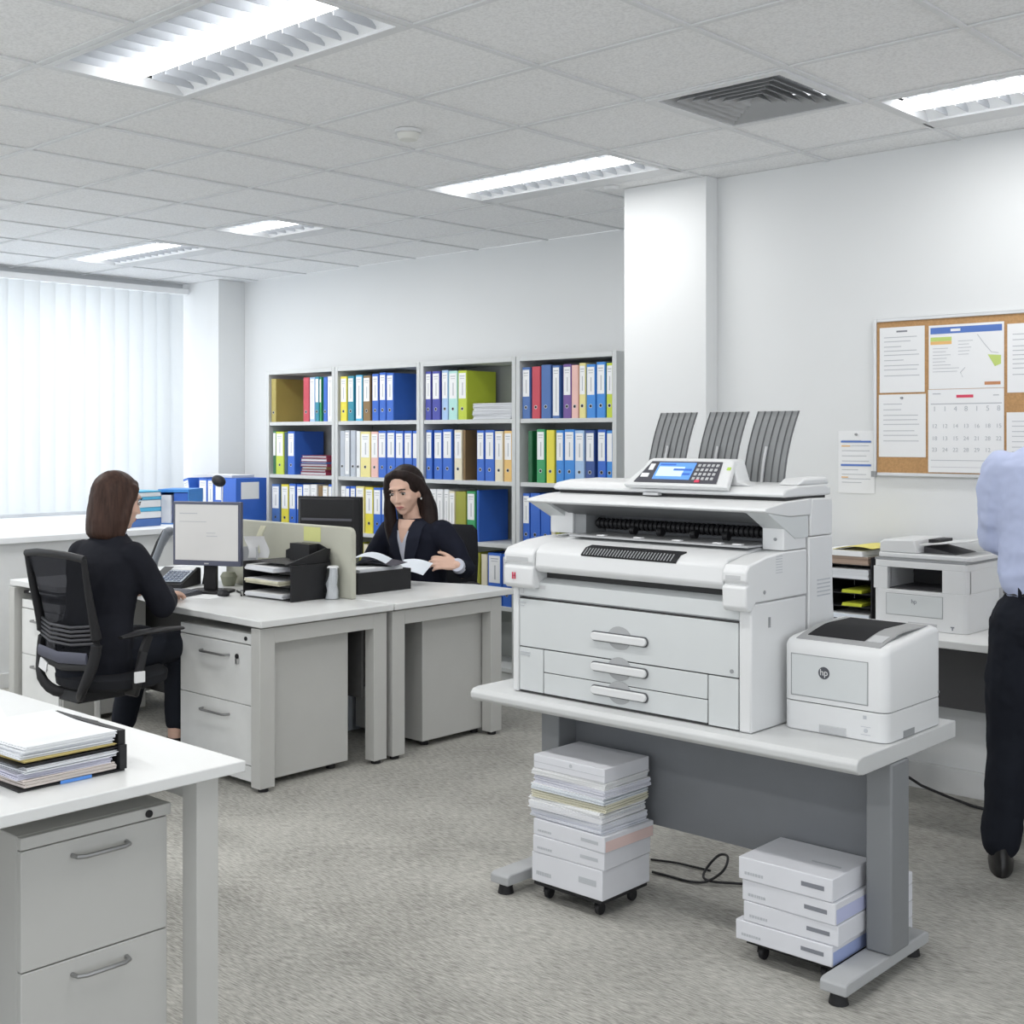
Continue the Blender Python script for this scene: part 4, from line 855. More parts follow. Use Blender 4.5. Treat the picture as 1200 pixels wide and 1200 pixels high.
# calendar: picture sheet above, month sheet below
t = thing('wall_calendar', 'large white wall calendar with blue header in the middle of the board', 'calendar', (-2.17, 5.154, 1.35))
y = 5.153
MB().box((-2.328, y-.0015, 1.702), (-2.008, y, 1.972)).build('picture_sheet', PAPER, t, world=True)
MB().box((-2.32, y-.0022, 1.935), (-2.016, y-.0016, 1.962)).build('blue_header', BLUEP, t, world=True)
MB().box((-2.232, y-.003, 1.943), (-2.19, y-.0023, 1.954)).build('header_print', PAPER, t, world=True)
MB().box((-2.32, y-.0022, 1.904), (-2.228, y-.0016, 1.921)).build('green_field', mat('print_lime', (.55, .68, .20), .7), t, world=True)
MB().box((-2.32, y-.0022, 1.890), (-2.228, y-.0016, 1.9035)).build('orange_field', mat('print_orange', (.85, .52, .20), .7), t, world=True)
m_ = MB(); m_.prism([(-2.075, 1.84), (-2.02, 1.835), (-2.02, 1.80), (-2.045, 1.79)], 'y', y-.0022, y-.0016); m_.build('green_shape', mat('print_lime', (.55, .68, .20), .7), t, world=True)
MB().box((-2.088, y-.0022, 1.715), (-2.022, y-.0016, 1.728)).build('brown_field', mat('print_rust', (.55, .25, .12), .7), t, world=True)
m_ = MB(); r = random.Random(4)
for k in range(8): zz = 1.872-.014*k; m_.box((-2.31, y-.0022, zz), (-2.31+r.uniform(.05, .12), y-.0016, zz+.0022))
for k in range(5): zz = 1.90-.014*k; m_.box((-2.20, y-.0022, zz), (-2.20+r.uniform(.04, .07), y-.0016, zz+.0022))
m_.tube([(-2.118, y-.002, 1.925), (-2.10, y-.002, 1.90), (-2.085, y-.002, 1.88), (-2.06, y-.002, 1.85), (-2.03, y-.002, 1.845)], .0012, 5)
m_.tube([(-2.17, y-.002, 1.79), (-2.19, y-.002, 1.77), (-2.18, y-.002, 1.75)], .0012, 5)
m_.build('print', INKL, t, world=True)
MB().box((-2.33, y-.0025, 1.350), (-2.008, y-.0005, 1.700)).build('month_sheet', PAPER, t, world=True)
m_ = MB(); m_.box((-2.318, y-.0032, 1.637), (-2.016, y-.0026, 1.641)); m_.box((-2.318, y-.0032, 1.400), (-2.016, y-.0026, 1.4025)); m_.box((-2.318, y-.0032, 1.372), (-2.016, y-.0026, 1.3735)); m_.box((-2.31, y-.0032, 1.68), (-2.275, y-.0026, 1.684)); m_.box((-2.052, y-.0032, 1.67), (-2.028, y-.0026, 1.674)); m_.build('rules', INKL, t, world=True)
MB().box((-2.207, y-.0032, 1.664), (-2.135, y-.0026, 1.676)).build('red_month_name', REDP, t, world=True)
rows = [['1', '1', '4', '8', '1', '5', '8'], ['12', '12', '14', '13', '16', '18', '15'], ['18', '13', '15', '24', '21', '28', '22'], ['23', '24', '22', '28', '29', '12', '']]
for j, row in enumerate(rows):
    for i, s_ in enumerate(row):
        if s_: text(s_, .024 if j else .03, (-2.302+.0455*i, y-.0028, [1.617, 1.545, 1.493, 1.445][j]), (R(90), 0, 0), INKL, t, 'date_number')
# loose notice on the wall left of the board
t = notice('wall notice with two blue bars, hanging left of the cork board', -2.758, -2.583, 1.25, 1.527, 10, y=5.1685, seed=13)
MB().box((-2.745, 5.1655, 1.475), (-2.60, 5.1668, 1.483)).build('blue_bar', BLUEP, t, world=True)
MB().box((-2.745, 5.1655, 1.370), (-2.60, 5.1668, 1.379)).build('blue_bar', BLUEP, t, world=True)
MB().box((-2.742, 5.1655, 1.457), (-2.70, 5.1668, 1.462)).build('orange_print', mat('print_orange', (.85, .52, .20), .7), t, world=True)
MB().box((-2.742, 5.1655, 1.318), (-2.71, 5.1668, 1.323)).build('orange_print', mat('print_orange', (.85, .52, .20), .7), t, world=True)

# ------------------------------------------------------------------ things on the paired desks
DZ = .7305
def monitor(label, c, rz, screen_m, w_=.375, h=.315, zb=.865, grp=None):
    t = thing('monitor', label, 'monitor', (c[0], c[1], DZ), rz, grp); b = zb-DZ
    bz = MB().box((-w_/2, -.012, b), (w_/2, .014, b+h)).build('bezel', mat('bezel_bluegrey', (.10, .11, .16), .4) if screen_m else BLACK, t, bevel=.003)
    bk = MB().prism([(-w_/2+.004, .0145), (w_/2-.004, .0145), (w_/2-.03, .045), (-w_/2+.03, .045)], 'z', b+.01, b+h-.01).build('rear_shell', BLACK, t, bevel=.004)
    MB().box((-w_/2+.04, .0455, b+h*.60), (w_/2-.04, .049, b+h*.64)).build('vent_ridge', mat('ridge_grey', (.10, .10, .12), .5), bk)
    if screen_m:
        s_ = MB().box((-w_/2+.014, -.0135, b+.026), (w_/2-.014, -.0122, b+h-.014)).build('screen', screen_m, bz)
        p = MB(); p.box((-.15, -.0142, b+h-.06), (-.05, -.0137, b+h-.056)); p.box((-.15, -.0142, b+h-.10), (.0, -.0137, b+h-.0975)); p.box((.0, -.0142, b+.16), (.05, -.0137, b+.163)); p.box((.0, -.0142, b+.145), (.06, -.0137, b+.148)); p.build('screen_lines', INKL, s_)
        MB().box((-.012, -.0135, b+.008), (.012, -.0122, b+.014)).build('logo_plate', GREYL, bz)
    MB().prism([(-.035, .02), (.035, .02), (.03, .05), (-.03, .05)], 'z', .012, b+.09).build('neck', BLACK, t, bevel=.003)
    MB().prism(rrect(0, .03, .11, .085, .05), 'z', 0, .0115).build('base', BLACK, t, bevel=.003)
    return t
monitor('monitor with pale lit screen in front of the woman seen from behind', (-5.325, 3.575), R(26), SCREEN)
monitor('black monitor seen from the back, before the facing woman', (-5.40, 4.41), R(203), None, .385, .325, .85)
t = thing('keyboard', 'dark keyboard in front of the lit monitor', 'keyboard', (-5.46, 3.385, DZ), R(20))
MB().prism([(-.065, 0), (.065, 0), (.065, .020), (-.065, .010)], 'x', -.21, .21).build('case', mat('kb_case', (.05, .052, .06), .5), t, bevel=.003)
k_ = MB(); 
for a in range(15):
    for b in range(5): k_.prism([(-.058+.0235*b, .0115+.0018*b), (-.039+.0235*b, .0130+.0018*b), (-.039+.0235*b, .0175+.0018*b), (-.058+.0235*b, .016+.0018*b)], 'x', -.205+.0273*a, -.182+.0273*a)
k_.build('keys', mat('kb_keys', (.11, .115, .135), .5), t)
t = thing('mouse', 'black computer mouse at the desk edge beside the keyboard', 'mouse', (-5.17, 3.56, DZ), R(60))
m_ = MB(); m_.rings([((0, 0, .001), .028, .05), ((0, 0, .012), .030, .052), ((0, -.004, .024), .024, .040), ((0, -.008, .031), .012, .02)]); m_.build('shell', BLACK, t); MB().cyl((-.003, .028, .027), (.003, .028, .027), .006, .006, 12).build('wheel', GREYP, t)
t = thing('stapler', 'black stapler lying by the monitor foot', 'stapler', (-5.18, 3.74, DZ), R(-10))
MB().box((-.07, -.018, 0), (.07, .018, .008)).build('base', BLACK, t, bevel=.003); MB().prism([(-.068, .012), (.072, .022), (.072, .040), (-.02, .038), (-.068, .028)], 'y', -.014, .014).build('arm', BLACK, t, bevel=.003)
for q in range(3):
    tag(MB().tube([(-5.26+.03*q, 3.70, DZ+.005), (-5.17, 3.66+.03*q, DZ+.005+.011*q), (-5.08, 3.60+.05*q, DZ+.005)], .004, 6).build('pen', [BLACK, GREYP, BLACK][q]), ['black pen lying on the desk right of the monitor foot', 'grey pen crossing the black ones by the monitor foot', 'black pen nearest the divider by the monitor foot'][q], 'pen', 'pens by the monitor foot')
tag(MB().obox((-5.22, 3.47, DZ+.001), (.21, .14, .0015), (0, 0, .3)).build('paper_sheet', PAPER), 'white sheet under the mouse and keyboard edge', 'papers')
tag(MB().obox((-5.55, 3.39-.06, DZ+.002), (.20, .06, .003), (0, 0, .35)).build('notepad', PAPER), 'white note pad between the hands of the woman and the keyboard', 'notepad')
# desk phone
t = thing('desk_phone', 'grey and black desk telephone with raised handset, left of the lit monitor', 'telephone', (-5.70, 3.62, DZ), R(30))
MB().prism([(-.11, 0), (.11, 0), (.11, .085), (.09, .09), (-.11, .022)], 'x', -.10, .10).build('base', BLACK, t, bevel=.004)
Q = Matrix.Translation((0, -.01, .057)) @ Euler((R(18.5), 0, 0)).to_matrix().to_4x4()
MB(Q).box((-.035, -.085, .001), (.09, .05, .006)).build('keypad_plate', mat('phone_plate', (.42, .48, .55), .5), t)
k_ = MB(Q)
for a in range(5):
    for b in range(5): k_.box((-.028+.023*a, -.078+.024*b, .0062), (-.012+.023*a, -.063+.024*b, .010))
k_.build('keys', mat('phone_keys', (.12, .15, .22), .5), t)
MB(Q).box((-.035, .055, .001), (.09, .09, .006)).build('display', PAPER, t)
hs = MB(); hs.tube([(-.085, -.07, .05), (-.09, -.03, .13), (-.085, .03, .21), (-.075, .08, .27)], .019, 12, ry=.028, rs=[1.1, .85, .85, 1.1]); hs.sph((-.08, -.075, .052), (.028, .034, .024)); hs.sph((-.07, .085, .272), (.028, .034, .026))
hs.build('handset', mat('handset_grey', (.20, .22, .25), .35), t); MB().tube([(-.11, -.07, .05), (-.115, -.02, .14), (-.11, .04, .22), (-.098, .085, .275)], .010, 8).build('handset_back', BLACK, t)
cc = [(-.1+.006*math.cos(k*.9), -.10+.006*math.sin(k*.9)-.0*k, .01+.002*k) for k in range(30)]
MB().tube(cc, .003, 5).build('coiled_cord', BLACK, t)
t = thing('copy_holder', 'white page on a dark stand left of the lit monitor', 'copy holder', (-5.66, 3.80, DZ), R(35))
Q = Matrix.Translation((0, 0, .10)) @ Euler((R(-14), 0, 0)).to_matrix().to_4x4()
MB(Q).box((-.10, 0, .0), (.10, .006, .22)).build('board', BLACK, t, bevel=.002); MB(Q).box((-.095, -.012, .02), (.095, -.001, .018+.205)).build('page', PAPER, t); MB(Q).box((-.10, -.02, .0), (.10, -.0005, .018)).build('ledge', BLACK, t)
MB().prism([(-.03, 0), (.09, 0), (.045, .11), (.015, .10)], 'x', -.02, .02).build('foot', BLACK, t)
t = thing('flower_pot', 'small greenish desk ornament behind the phone', 'ornament', (-5.50, 3.82, DZ)); MB().rings([((0, 0, 0), .03, .03), ((0, 0, .05), .05, .04), ((0, 0, .07), .035, .03)]).build('body', mat('ornament_green', (.28, .29, .22), .6), t)
# letter trays on the near desk
in_tray('black three-tier letter tray on the near desk, before the divider', -5.09, -4.725, 3.62, 3.855, (.733, .795, .857), DZ, .90, None)
for i, z in enumerate((.7375, .7995, .8615)):
    sheaf('paper_pile', ['white papers in the lowest tier of the letter tray', 'cream and white papers in the middle tier of the letter tray', 'white papers in the upper tier of the letter tray'][i], 'papers', (-4.93-.01*i, 3.72), .27, .21, z, z+.022, PAPER, 5, .008, R(4-5*i), 'papers in the desk letter tray', [PAPERE, mat('edge_ccream', (.72, .70, .55), .8, var=.2), PAPERE][i])
t = thing('magazine_file', 'black open magazine file leaning over the letter tray', 'magazine file', (-4.85, 3.75, .9005))
m_ = MB(); m_.prism([(3.60, .9005), (3.86, .9005), (3.865, .965), (3.835, .968), (3.60, .905)], 'x', -4.739, -4.733); m_.prism([(-5.06, .9005), (-4.72, .9005), (-4.74, .965), (-4.80, .985), (-4.93, .985), (-5.06, .94)], 'y', 3.85, 3.856); m_.box((-5.06, 3.64, .9005), (-4.74, 3.85, .903))
m_.build('case', BLACK, t, world=True)
MB().box((-4.95, 3.79, .904), (-4.80, 3.84, .985)).build('divider_flap', BLACK, t, world=True)
# curled sheets standing at the left of the tray
t = thing('curled_papers', 'curled white and yellowish sheets standing between monitor and letter tray', 'papers', (-5.15, 3.72, DZ))
def curl(c, w_, z0, z1, a0, bend, m, name):
    g = MB(); K = 10; rings = []
    for k in range(K+1):
        u = k/K; z = z0+(z1-z0)*u; off = bend*u*u
        ring = []
        for j in range(9):
            v = -1+j/4; ring.append((c[0]+math.cos(a0)*v*w_/2+math.sin(a0)*(off+.02*v*v*math.sin(u*5)), c[1]+math.sin(a0)*v*w_/2-math.cos(a0)*(off+.02*v*v), z))
        ring += [(a+.001, b+.001, c_) for a, b, c_ in ring[::-1]]; rings.append(ring)
    g.loft(rings); return g.build(name, m, t, world=True)
curl((-5.155, 3.735), .09, DZ, .96, .3, .02, mat('veil_white', (.66, .68, .70), .6), 'sheet')
curl((-5.12, 3.74), .10, .905, 1.015, .7, .05, PAPER, 'sheet'); curl((-5.14, 3.75), .07, .93, 1.06, -.3, -.03, mat('sheet_yellowish', (.78, .77, .60), .8), 'sheet')
t = thing('clear_holder', 'clear plastic stationery holder with crumpled white paper near the divider end', 'holder', (-4.685, 3.835, DZ))
MB().rings([((0, 0, .0), .036, .036), ((0, 0, .05), .038, .038), ((.008, 0, .15), .028, .030)], 24).build('cup', PLASTIC, t)
m_ = MB(); m_.rings([((0, 0, .004), .032, .030), ((.004, .002, .04), .028, .026), ((-.004, 0, .07), .033, .02), ((.006, .004, .11), .02, .024), ((.012, 0, .148), .026, .012)], 10); m_.build('crumpled_paper', PAPER, t)
MB().rings([((.008, -.0, .150), .028, .03), ((.010, 0, .158), .022, .024)], 16).build('rim', PAPER, t); MB().box((-.012, -.0, .09), (-.006, .004, .145)).build('pen_clip', BLACK, t)
# farther desk
t = thing('desk_box', 'black box tray heaped with papers at the facing woman desk edge', 'box tray', (-4.85, 4.19, DZ))
m_ = MB(); m_.box((-5.0, 4.02, DZ), (-4.712, 4.37, DZ+.006)); m_.box((-5.0, 4.02, DZ+.006), (-4.712, 4.026, DZ+.105)); m_.box((-5.0, 4.364, DZ+.006), (-4.712, 4.37, DZ+.105)); m_.box((-5.0, 4.026, DZ+.006), (-4.994, 4.364, DZ+.105)); m_.box((-4.718, 4.026, DZ+.006), (-4.712, 4.364, DZ+.105)); m_.build('box', BLACK, t, world=True)
sheaf('paper_pile', 'white papers heaped inside the black box tray', 'papers', (-4.86, 4.19), .24, .30, DZ+.0065, DZ+.118, PAPER, 20, .006, .05)
def curved_sheet(name, label, c, sx, sy, z, amp, rz, m, cat='papers', tilt=(0, 0)):
    t = thing(name, label, cat, (c[0], c[1], z), rz); g = MB(Euler((tilt[0], tilt[1], 0)).to_matrix().to_4x4()); K = 10
    p = [(-sx/2+sx*k/K, amp*math.sin(math.pi*k/K)) for k in range(K+1)]
    g.prism(p+[(a, b+.0015) for a, b in p[::-1]], 'y', -sy/2, sy/2); g.build('sheet', m, t); return t
curved_sheet('paper_sheet', 'arched bluish white sheet lying on the black box tray', (-4.90, 4.25), .21, .24, DZ+.135, .035, .7, PAPERB)
curved_sheet('folder', 'dark folder draped over the black box tray under the arched sheet', (-4.86, 4.28), .24, .22, DZ+.122, .015, .5, mat('folder_dark', (.06, .06, .08), .6), 'folder')

# white case on the floor under the desks
tag(MB().box((-5.12, 4.07, .002), (-4.96, 4.30, .29)).build('computer_case', mat('case_grey', (.45, .48, .52), .5), bevel=.006), 'pale grey case on the floor under the farther desk', 'computer')

# ------------------------------------------------------------------ office chairs (local frame: sitter looks along +Y)
def chair(label, loc, rz, mesh_back, grp=None):
    t = thing('office_chair', label, 'chair', (loc[0], loc[1], 0), rz, grp)
    for k in range(5):
        a = R(72*k+20); d = Vector((math.cos(a), math.sin(a), 0))
        leg = MB().tube([d*.03+Vector((0, 0, .11)), d*.16+Vector((0, 0, .095)), d*.29+Vector((0, 0, .07))], .018, 8, ry=.014).build('base_leg', BLACK, t)
        c_ = MB()
        for s in (-1, 1): n = Vector((-d.y, d.x, 0))*s; p = d*.29+Vector((0, 0, .028)); c_.cyl(p+n*.008, p+n*.024, .027, .027, 16)
        c_.build('castor', BLACK, leg)
    MB().cyl((0, 0, .08), (0, 0, .25), .028, .028, 16).build('column', BLACK, t); MB().cyl((0, 0, .25), (0, 0, .385), .014, .014, 14).build('gas_lift', CHROME, t)
    MB().prism([(-.14, .38), (.12, .38), (.10, .425), (-.12, .43)], 'x', -.08, .08).build('mechanism', BLACK, t, bevel=.008)
    s_ = MB(); s_.rings([((0, .07, .425), .20, .19), ((0, .07, .445), .245, .225), ((0, .07, .48), .25, .23), ((0, .07, .50), .22, .20)], 28); s_.build('seat', BLACKF, t, bevel=0)
    if mesh_back:
        fr = MB(); pts = smoothp([(.225, -.20, 1.0), (.220, -.175, .86), (.215, -.145, .72), (.215, -.135, .64), (.205, -.150, .55), (.17, -.165, .47), (.10, -.14, .415), (.0, -.06, .40)], 3)
        K_ = [.62+.5*min(1, i/8) for i in range(len(pts))]; fr.tube(pts, .016, 10, ry=.021, rs=K_); fr.tube([(-a, b, c) for a, b, c in pts], .016, 10, ry=.021, rs=K_)
        fr.tube([(-.232, -.20, 1.0), (-.12, -.215, 1.012), (0, -.22, 1.014), (.12, -.215, 1.012), (.232, -.20, 1.0)], .013, 10, ry=.016)
        fr.tube([(-.20, -.15, .55), (0, -.165, .53), (.20, -.15, .55)], .012, 8, ry=.016); fr.build('back_frame', BLACK, t)
        g = MB(); rings = []
        for k in range(13):
            u = k/12; z = .54+.465*u; wd = .205+.012*u; yc = -.140-.072*u*u+.018*math.sin(u*math.pi)
            r_ = [(wd*(-1+j/5), yc-.012*(1-(-1+j/5)**2), z) for j in range(11)]; r_ += [(a, b+.003, c) for a, b, c in r_[::-1]]; rings.append(r_)
        g.loft(rings); g.build('mesh_panel', MESH, t)
        for q in range(5): MB().tube([(-.21, -.142, .72-.018*q), (-.08, -.172, .705-.018*q), (.08, -.172, .705-.018*q), (.21, -.142, .72-.018*q)], .0065, 8).build('lumbar_slat', mat('lumbar_grey', (.05, .05, .058), .5), t)
        MB().tube([(-.19, -.165, .585), (0, -.185, .575), (.19, -.165, .585)], .006, 8, ry=.024).build('lower_band', mat('band_slate', (.09, .095, .13), .6), t)
        MB().obox((-.14, -.172, .525), (.06, .006, .045), (.0, .3, .0)).build('label_patch', PAPER, t)
    else:
        g = MB(); g.rings([((0, -.235, .50), .17, .03), ((0, -.245, .60), .205, .045), ((0, -.26, .80), .21, .045), ((0, -.28, .955), .195, .04), ((0, -.285, .985), .165, .025)], 28); g.build('backrest', BLACKF, t)
        MB().tube([(0, -.16, .41), (0, -.28, .46), (0, -.30, .62)], .02, 8, ry=.03).build('back_bracket', BLACK, t)
    for s in (-1, 1):
        a = MB().tube([(s*.16, .04, .425), (s*.25, .03, .43), (s*.285, .01, .47), (s*.285, .04, .60), (s*.28, .07, .665)], .014, 8, ry=.024).build('armrest_post', BLACK, t)
        MB().tube([(s*.275, -.06, .668), (s*.28, .03, .680), (s*.275, .14, .682), (s*.265, .24, .676)], .036, 12, ry=.012, rs=[.6, 1, 1, .7]).build('arm_pad', BLACK, a)
        if mesh_back and s == 1: MB().obox((.302, .012, .50), (.012, .045, .045)).build('tag_label', PAPER, a)
    return t

# ------------------------------------------------------------------ people
def rem(o, vox=.007, sm=3, disp=0, dscale=.12):
    m = o.modifiers.new('remesh', 'REMESH'); m.mode = 'VOXEL'; m.voxel_size = vox; m.use_smooth_shade = True
    s = o.modifiers.new('smooth', 'SMOOTH'); s.factor = .5; s.iterations = sm
    if disp:
        tx = bpy.data.textures.new('folds', 'CLOUDS'); tx.noise_scale = dscale; tx.noise_depth = 2
        d = o.modifiers.new('folds', 'DISPLACE'); d.texture = tx; d.strength = disp; d.mid_level = .5; d.texture_coords = 'LOCAL'
    return o
V = Vector
def hand(mb, w, d, nrm, side, curl=.35, spread=.0, k=1.0, thumb=.6):
    """w wrist, d direction of the hand, nrm out of the back of the hand, side +1 when the thumb lies along +lat"""
    w = V(w); d = V(d).normalized(); nrm = V(nrm); nrm = (nrm-d*nrm.dot(d)).normalized(); lat = d.cross(nrm).normalized()*side
    for q, o_ in enumerate((.027, .009, -.009, -.026)):
        kn = w+(d*(.088-.004*abs(q-1))+lat*o_)*k
        mb.limb([w+lat*o_*.55*k+d*.01, w+(d*.045+lat*o_*.85)*k, kn], [.016*k, .0135*k, .0105*k], 10)
        L_ = (.040, .045, .042, .032)[q]*k; dd = (d+lat*spread*(1.5-q)*.2).normalized(); p = kn; a = 0; pts = [p]; 
        for j, f in enumerate((1, .68, .55)):
            a += curl*(.8, 1.1, .8)[j]; p = p+(dd*math.cos(a)-nrm*math.sin(a))*L_*f; pts.append(p)
        mb.limb(pts, [.0098*k, .0088*k, .0080*k, .0070*k], 10)
    b = w+(d*.022+lat*.020)*k; e1 = b+(d*.030+lat*.026-nrm*.012)*k; e2 = e1+(d*(.030)+lat*.012*thumb-nrm*.008)*k; e3 = e2+(d*.024+lat*.002*thumb-nrm*.004)*k
    mb.limb([b, e1, e2, e3], [.016*k, .0125*k, .0105*k, .0085*k], 10)
    return w+d*.09*k
def head_mesh(mb, H, k=1.0):
    o = mb.T; mb.T = o @ H @ Matrix.Scale(k, 4)
    mb.sph((0, -.012, .035), (.074, .094, .086), 22, 14)
    mb.sph((0, .018, -.025), (.063, .074, .082), 20, 12)
    mb.sph((0, .036, -.070), (.044, .048, .042), 16, 10)
    mb.sph((0, .058, -.098), (.024, .022, .018))
    mb.sph((0, .080, .030), (.046, .016, .012))
    for s in (-1, 1):
        mb.sph((s*.034, .054, -.030), (.024, .026, .026))
        mb.sph((s*.074, -.006, -.020), (.010, .018, .030), rot=(0, s*.15, 0))
        mb.sph((s*.010, .090, -.040), (.007, .009, .006))
    mb.limb([(0, .086, .012), (0, .094, -.012), (0, .104, -.036)], [.007, .0080, .0095], 10)
    mb.sph((0, .074, -.068), (.026, .018, .018))
    mb.T = o
def face_parts(par, H, k=1.0, brow=HAIRD, lip=LIP):
    T = H @ Matrix.Scale(k, 4)
    for s in (-1, 1):
        e = MB(T).sph((s*.031, .0815, .002), (.0125, .008, .0065)).build('eye', EYEW, par)
        MB(T).sph((s*.031-.001, .0868, .0005), (.006, .004, .006)).build('iris', IRIS, e)
        MB(T).tube([(s*.017, .0905, .009), (s*.030, .0905, .0115), (s*.044, .083, .006)], .0016, 6).build('eyelid', brow, e)
        MB(T).tube([(s*.014, .0965, .022), (s*.030, .0955, .028), (s*.048, .083, .023)], .0018, 6, ry=.0030).build('eyebrow', brow, par)
    m_ = MB(T); m_.tube([(-.023, .0830, -.069), (-.010, .0905, -.0655), (0, .0915, -.067), (.010, .0905, -.0655), (.023, .0830, -.069)], .0034, 8, rs=[.35, 1, .9, 1, .35]); m_.tube([(-.020, .0840, -.0705), (0, .0910, -.0745), (.020, .0840, -.0705)], .0042, 8, rs=[.35, 1.1, .35])
    m_.build('lips', lip, par)
def surf(secs, z, x, off):
    for a, b in zip(secs, secs[1:]):
        za, zb = a[0][2], b[0][2]
        if min(za, zb) <= z <= max(za, zb):
            u = (z-za)/(zb-za); L_ = lambda p, q: p+(q-p)*u
            rx, ry, cy = L_(a[1], b[1]), L_(a[2], b[2]), L_(a[0][1], b[0][1]); cx = L_(a[0][0], b[0][0])
            return V((x, cy+(ry+off)*math.sqrt(max(.02, 1-((x-cx)/rx)**2)), z))
def patch(secs, fa, fb, z0, z1, off, th, name, m, par, nz_=14, nx=6):
    top, bot = [], []
    for k in range(nz_+1):
        z = z0+(z1-z0)*k/nz_; a, b = fa(k/nz_), fb(k/nz_)
        for j in range(nx+1):
            x = a+(b-a)*j/nx; bot.append(surf(secs, z, x, off)); top.append(surf(secs, z, x, off+th))
    n = len(bot); fs = []; W_ = nx+1
    for k in range(nz_):
        for j in range(nx):
            i = k*W_+j; fs.append((n+i, n+i+1, n+i+W_+1, n+i+W_)); fs.append((i, i+W_, i+W_+1, i+1))
    for k in range(nz_): i = k*W_; fs.append((i, n+i, n+i+W_, i+W_)); i = k*W_+nx; fs.append((i, i+W_, n+i+W_, n+i))
    for j in range(nx): i = j; fs.append((i, i+1, n+i+1, n+i)); i = nz_*W_+j; fs.append((i, n+i, n+i+1, i+1))
    mb = MB(); mb.add(bot+top, fs); return mb.build(name, m, par)
def shoe(par, ank, d, name='shoe'):
    d = V((d[0], d[1], 0)).normalized(); a = V(ank); T = Matrix.Translation((a.x, a.y, 0)) @ Matrix.Rotation(math.atan2(d.y, d.x)-math.pi/2, 4, 'Z')
    m_ = MB(T); z0 = a.z-.085
    m_.rings([((0, .055, z0+.001), .040, .135), ((0, .055, z0+.022), .043, .138), ((0, .045, z0+.045), .038, .12), ((0, .0, z0+.075), .034, .06), ((0, -.015, z0+.11), .036, .045)], 20)
    return m_.build(name, SHOE, par)

# the woman at the near desk, seen from behind (local frame looks along +Y)
chair('black mesh-back office chair of the woman seen from behind', (-5.0, 2.80), R(2), True, None)
P = thing('person', 'woman with a brown bob in a black suit typing, seen from behind', 'person', (-5.015, 2.815, 0), R(20))
H = Matrix.Translation((.0, .125, 1.215)) @ Euler((R(-10), 0, R(-26))).to_matrix().to_4x4()
b = MB(); head_mesh(b, H)
tor = [((0, -.02, .50), .165, .115), ((0, -.02, .60), .155, .11), ((0, .0, .72), .130, .095), ((0, .03, .86), .145, .10), ((0, .055, .98), .150, .09), ((0, .07, 1.04), .10, .06), ((0, .08, 1.07), .05, .045)]
b.rings([(c, x-.02, y_-.02) for c, x, y_ in tor], 22)
b.limb([(0, .075, 1.02), (0, .10, 1.14)], [.05, .048])
RS, RE, RW = (.165, .06, 1.0), (.215, .16, .755), (.045, .40, .778); LS, LE, LW = (-.165, .06, 1.0), (-.23, .17, .76), (-.13, .42, .778)
b.limb([(.13, .06, .97), RE, RW], [.036, .034, .024]); b.limb([(-.13, .06, .97), LE, LW], [.036, .034, .024])
hand(b, RW, (-.25, 1, -.08), (0, .1, 1), -1, .22, .3); hand(b, LW, (.1, 1, -.08), (0, .1, 1), 1, .25, .3)
hips = [(.09, .0, .55), (.10, .40, .53), (.10, .40, .10)], [(-.09, .0, .55), (-.12, .42, .53), (-.14, .30, .10)]
for q in hips: b.limb(q, [.075, .05, .036])
b = rem(b.build('body', SKIN, P), .006, 2); face_parts(b, H)
for ank in ((.10, .40, .10), (-.14, .30, .10)): shoe(P, ank, (0, 1))
jk = MB(); jk.rings([((0, -.03, .475), .175, .125), ((0, -.03, .55), .190, .140), ((0, -.015, .66), .172, .125), ((0, .005, .74), .160, .118), ((0, .03, .86), .172, .118), ((0, .05, .96), .178, .108), ((0, .06, 1.02), .15, .085), ((0, .075, 1.065), .085, .062), ((0, .08, 1.085), .06, .055)], 26)
jk.limb([(.135, .055, .985), (.180, .09, .90), (.222, .15, .765), (.16, .26, .768), (.075, .365, .785)], [.066, .060, .056, .047, .039]); jk.limb([(-.135, .055, .985), (-.185, .09, .90), (-.235, .16, .77), (-.19, .28, .77), (-.14, .385, .785)], [.066, .060, .056, .047, .039])
rem(jk.build('jacket', BLKS, P), .008, 4, .012, .09)
tr = MB(); tr.rings([((0, -.03, .47), .17, .14), ((0, -.02, .56), .175, .145), ((0, -.02, .62), .16, .13)], 22)
for s, kn, an in ((1, (.10, .42, .55), (.10, .41, .20)), (-1, (-.12, .43, .55), (-.14, .33, .20))): tr.limb([(s*.085, .0, .555), (s*.10, .22, .56), kn, ((kn[0]+an[0])/2, (kn[1]+an[1])/2, .38), an], [.100, .088, .072, .066, .058])
rem(tr.build('trousers', TROUS, P), .009, 4, .01)
hr = MB(H); hr.sph((0, -.024, .038), (.090, .104, .098), 22, 14)
hr.rings([((0, -.030, .04), .092, .098), ((0, -.034, -.03), .098, .094), ((0, -.036, -.10), .104, .088), ((0, -.034, -.155), .100, .080), ((0, -.03, -.175), .085, .066)], 26)
for s in (-1, 1): hr.limb([(s*.068, .030, .06), (s*.080, .012, -.01), (s*.084, .002, -.08), (s*.080, -.004, -.145)], [.026, .024, .026, .022])
hr.limb([(-.05, .040, .085), (.02, .050, .082), (.058, .032, .055)], [.022, .022, .024])
rem(hr.build('hair', HAIRB, P), .007, 3, .004, .03)
col_ = MB(); col_.rings([((0, .078, 1.07), .072, .062), ((0, .082, 1.10), .060, .054)], 22); col_.build('blouse_collar', SHIRTW, P)

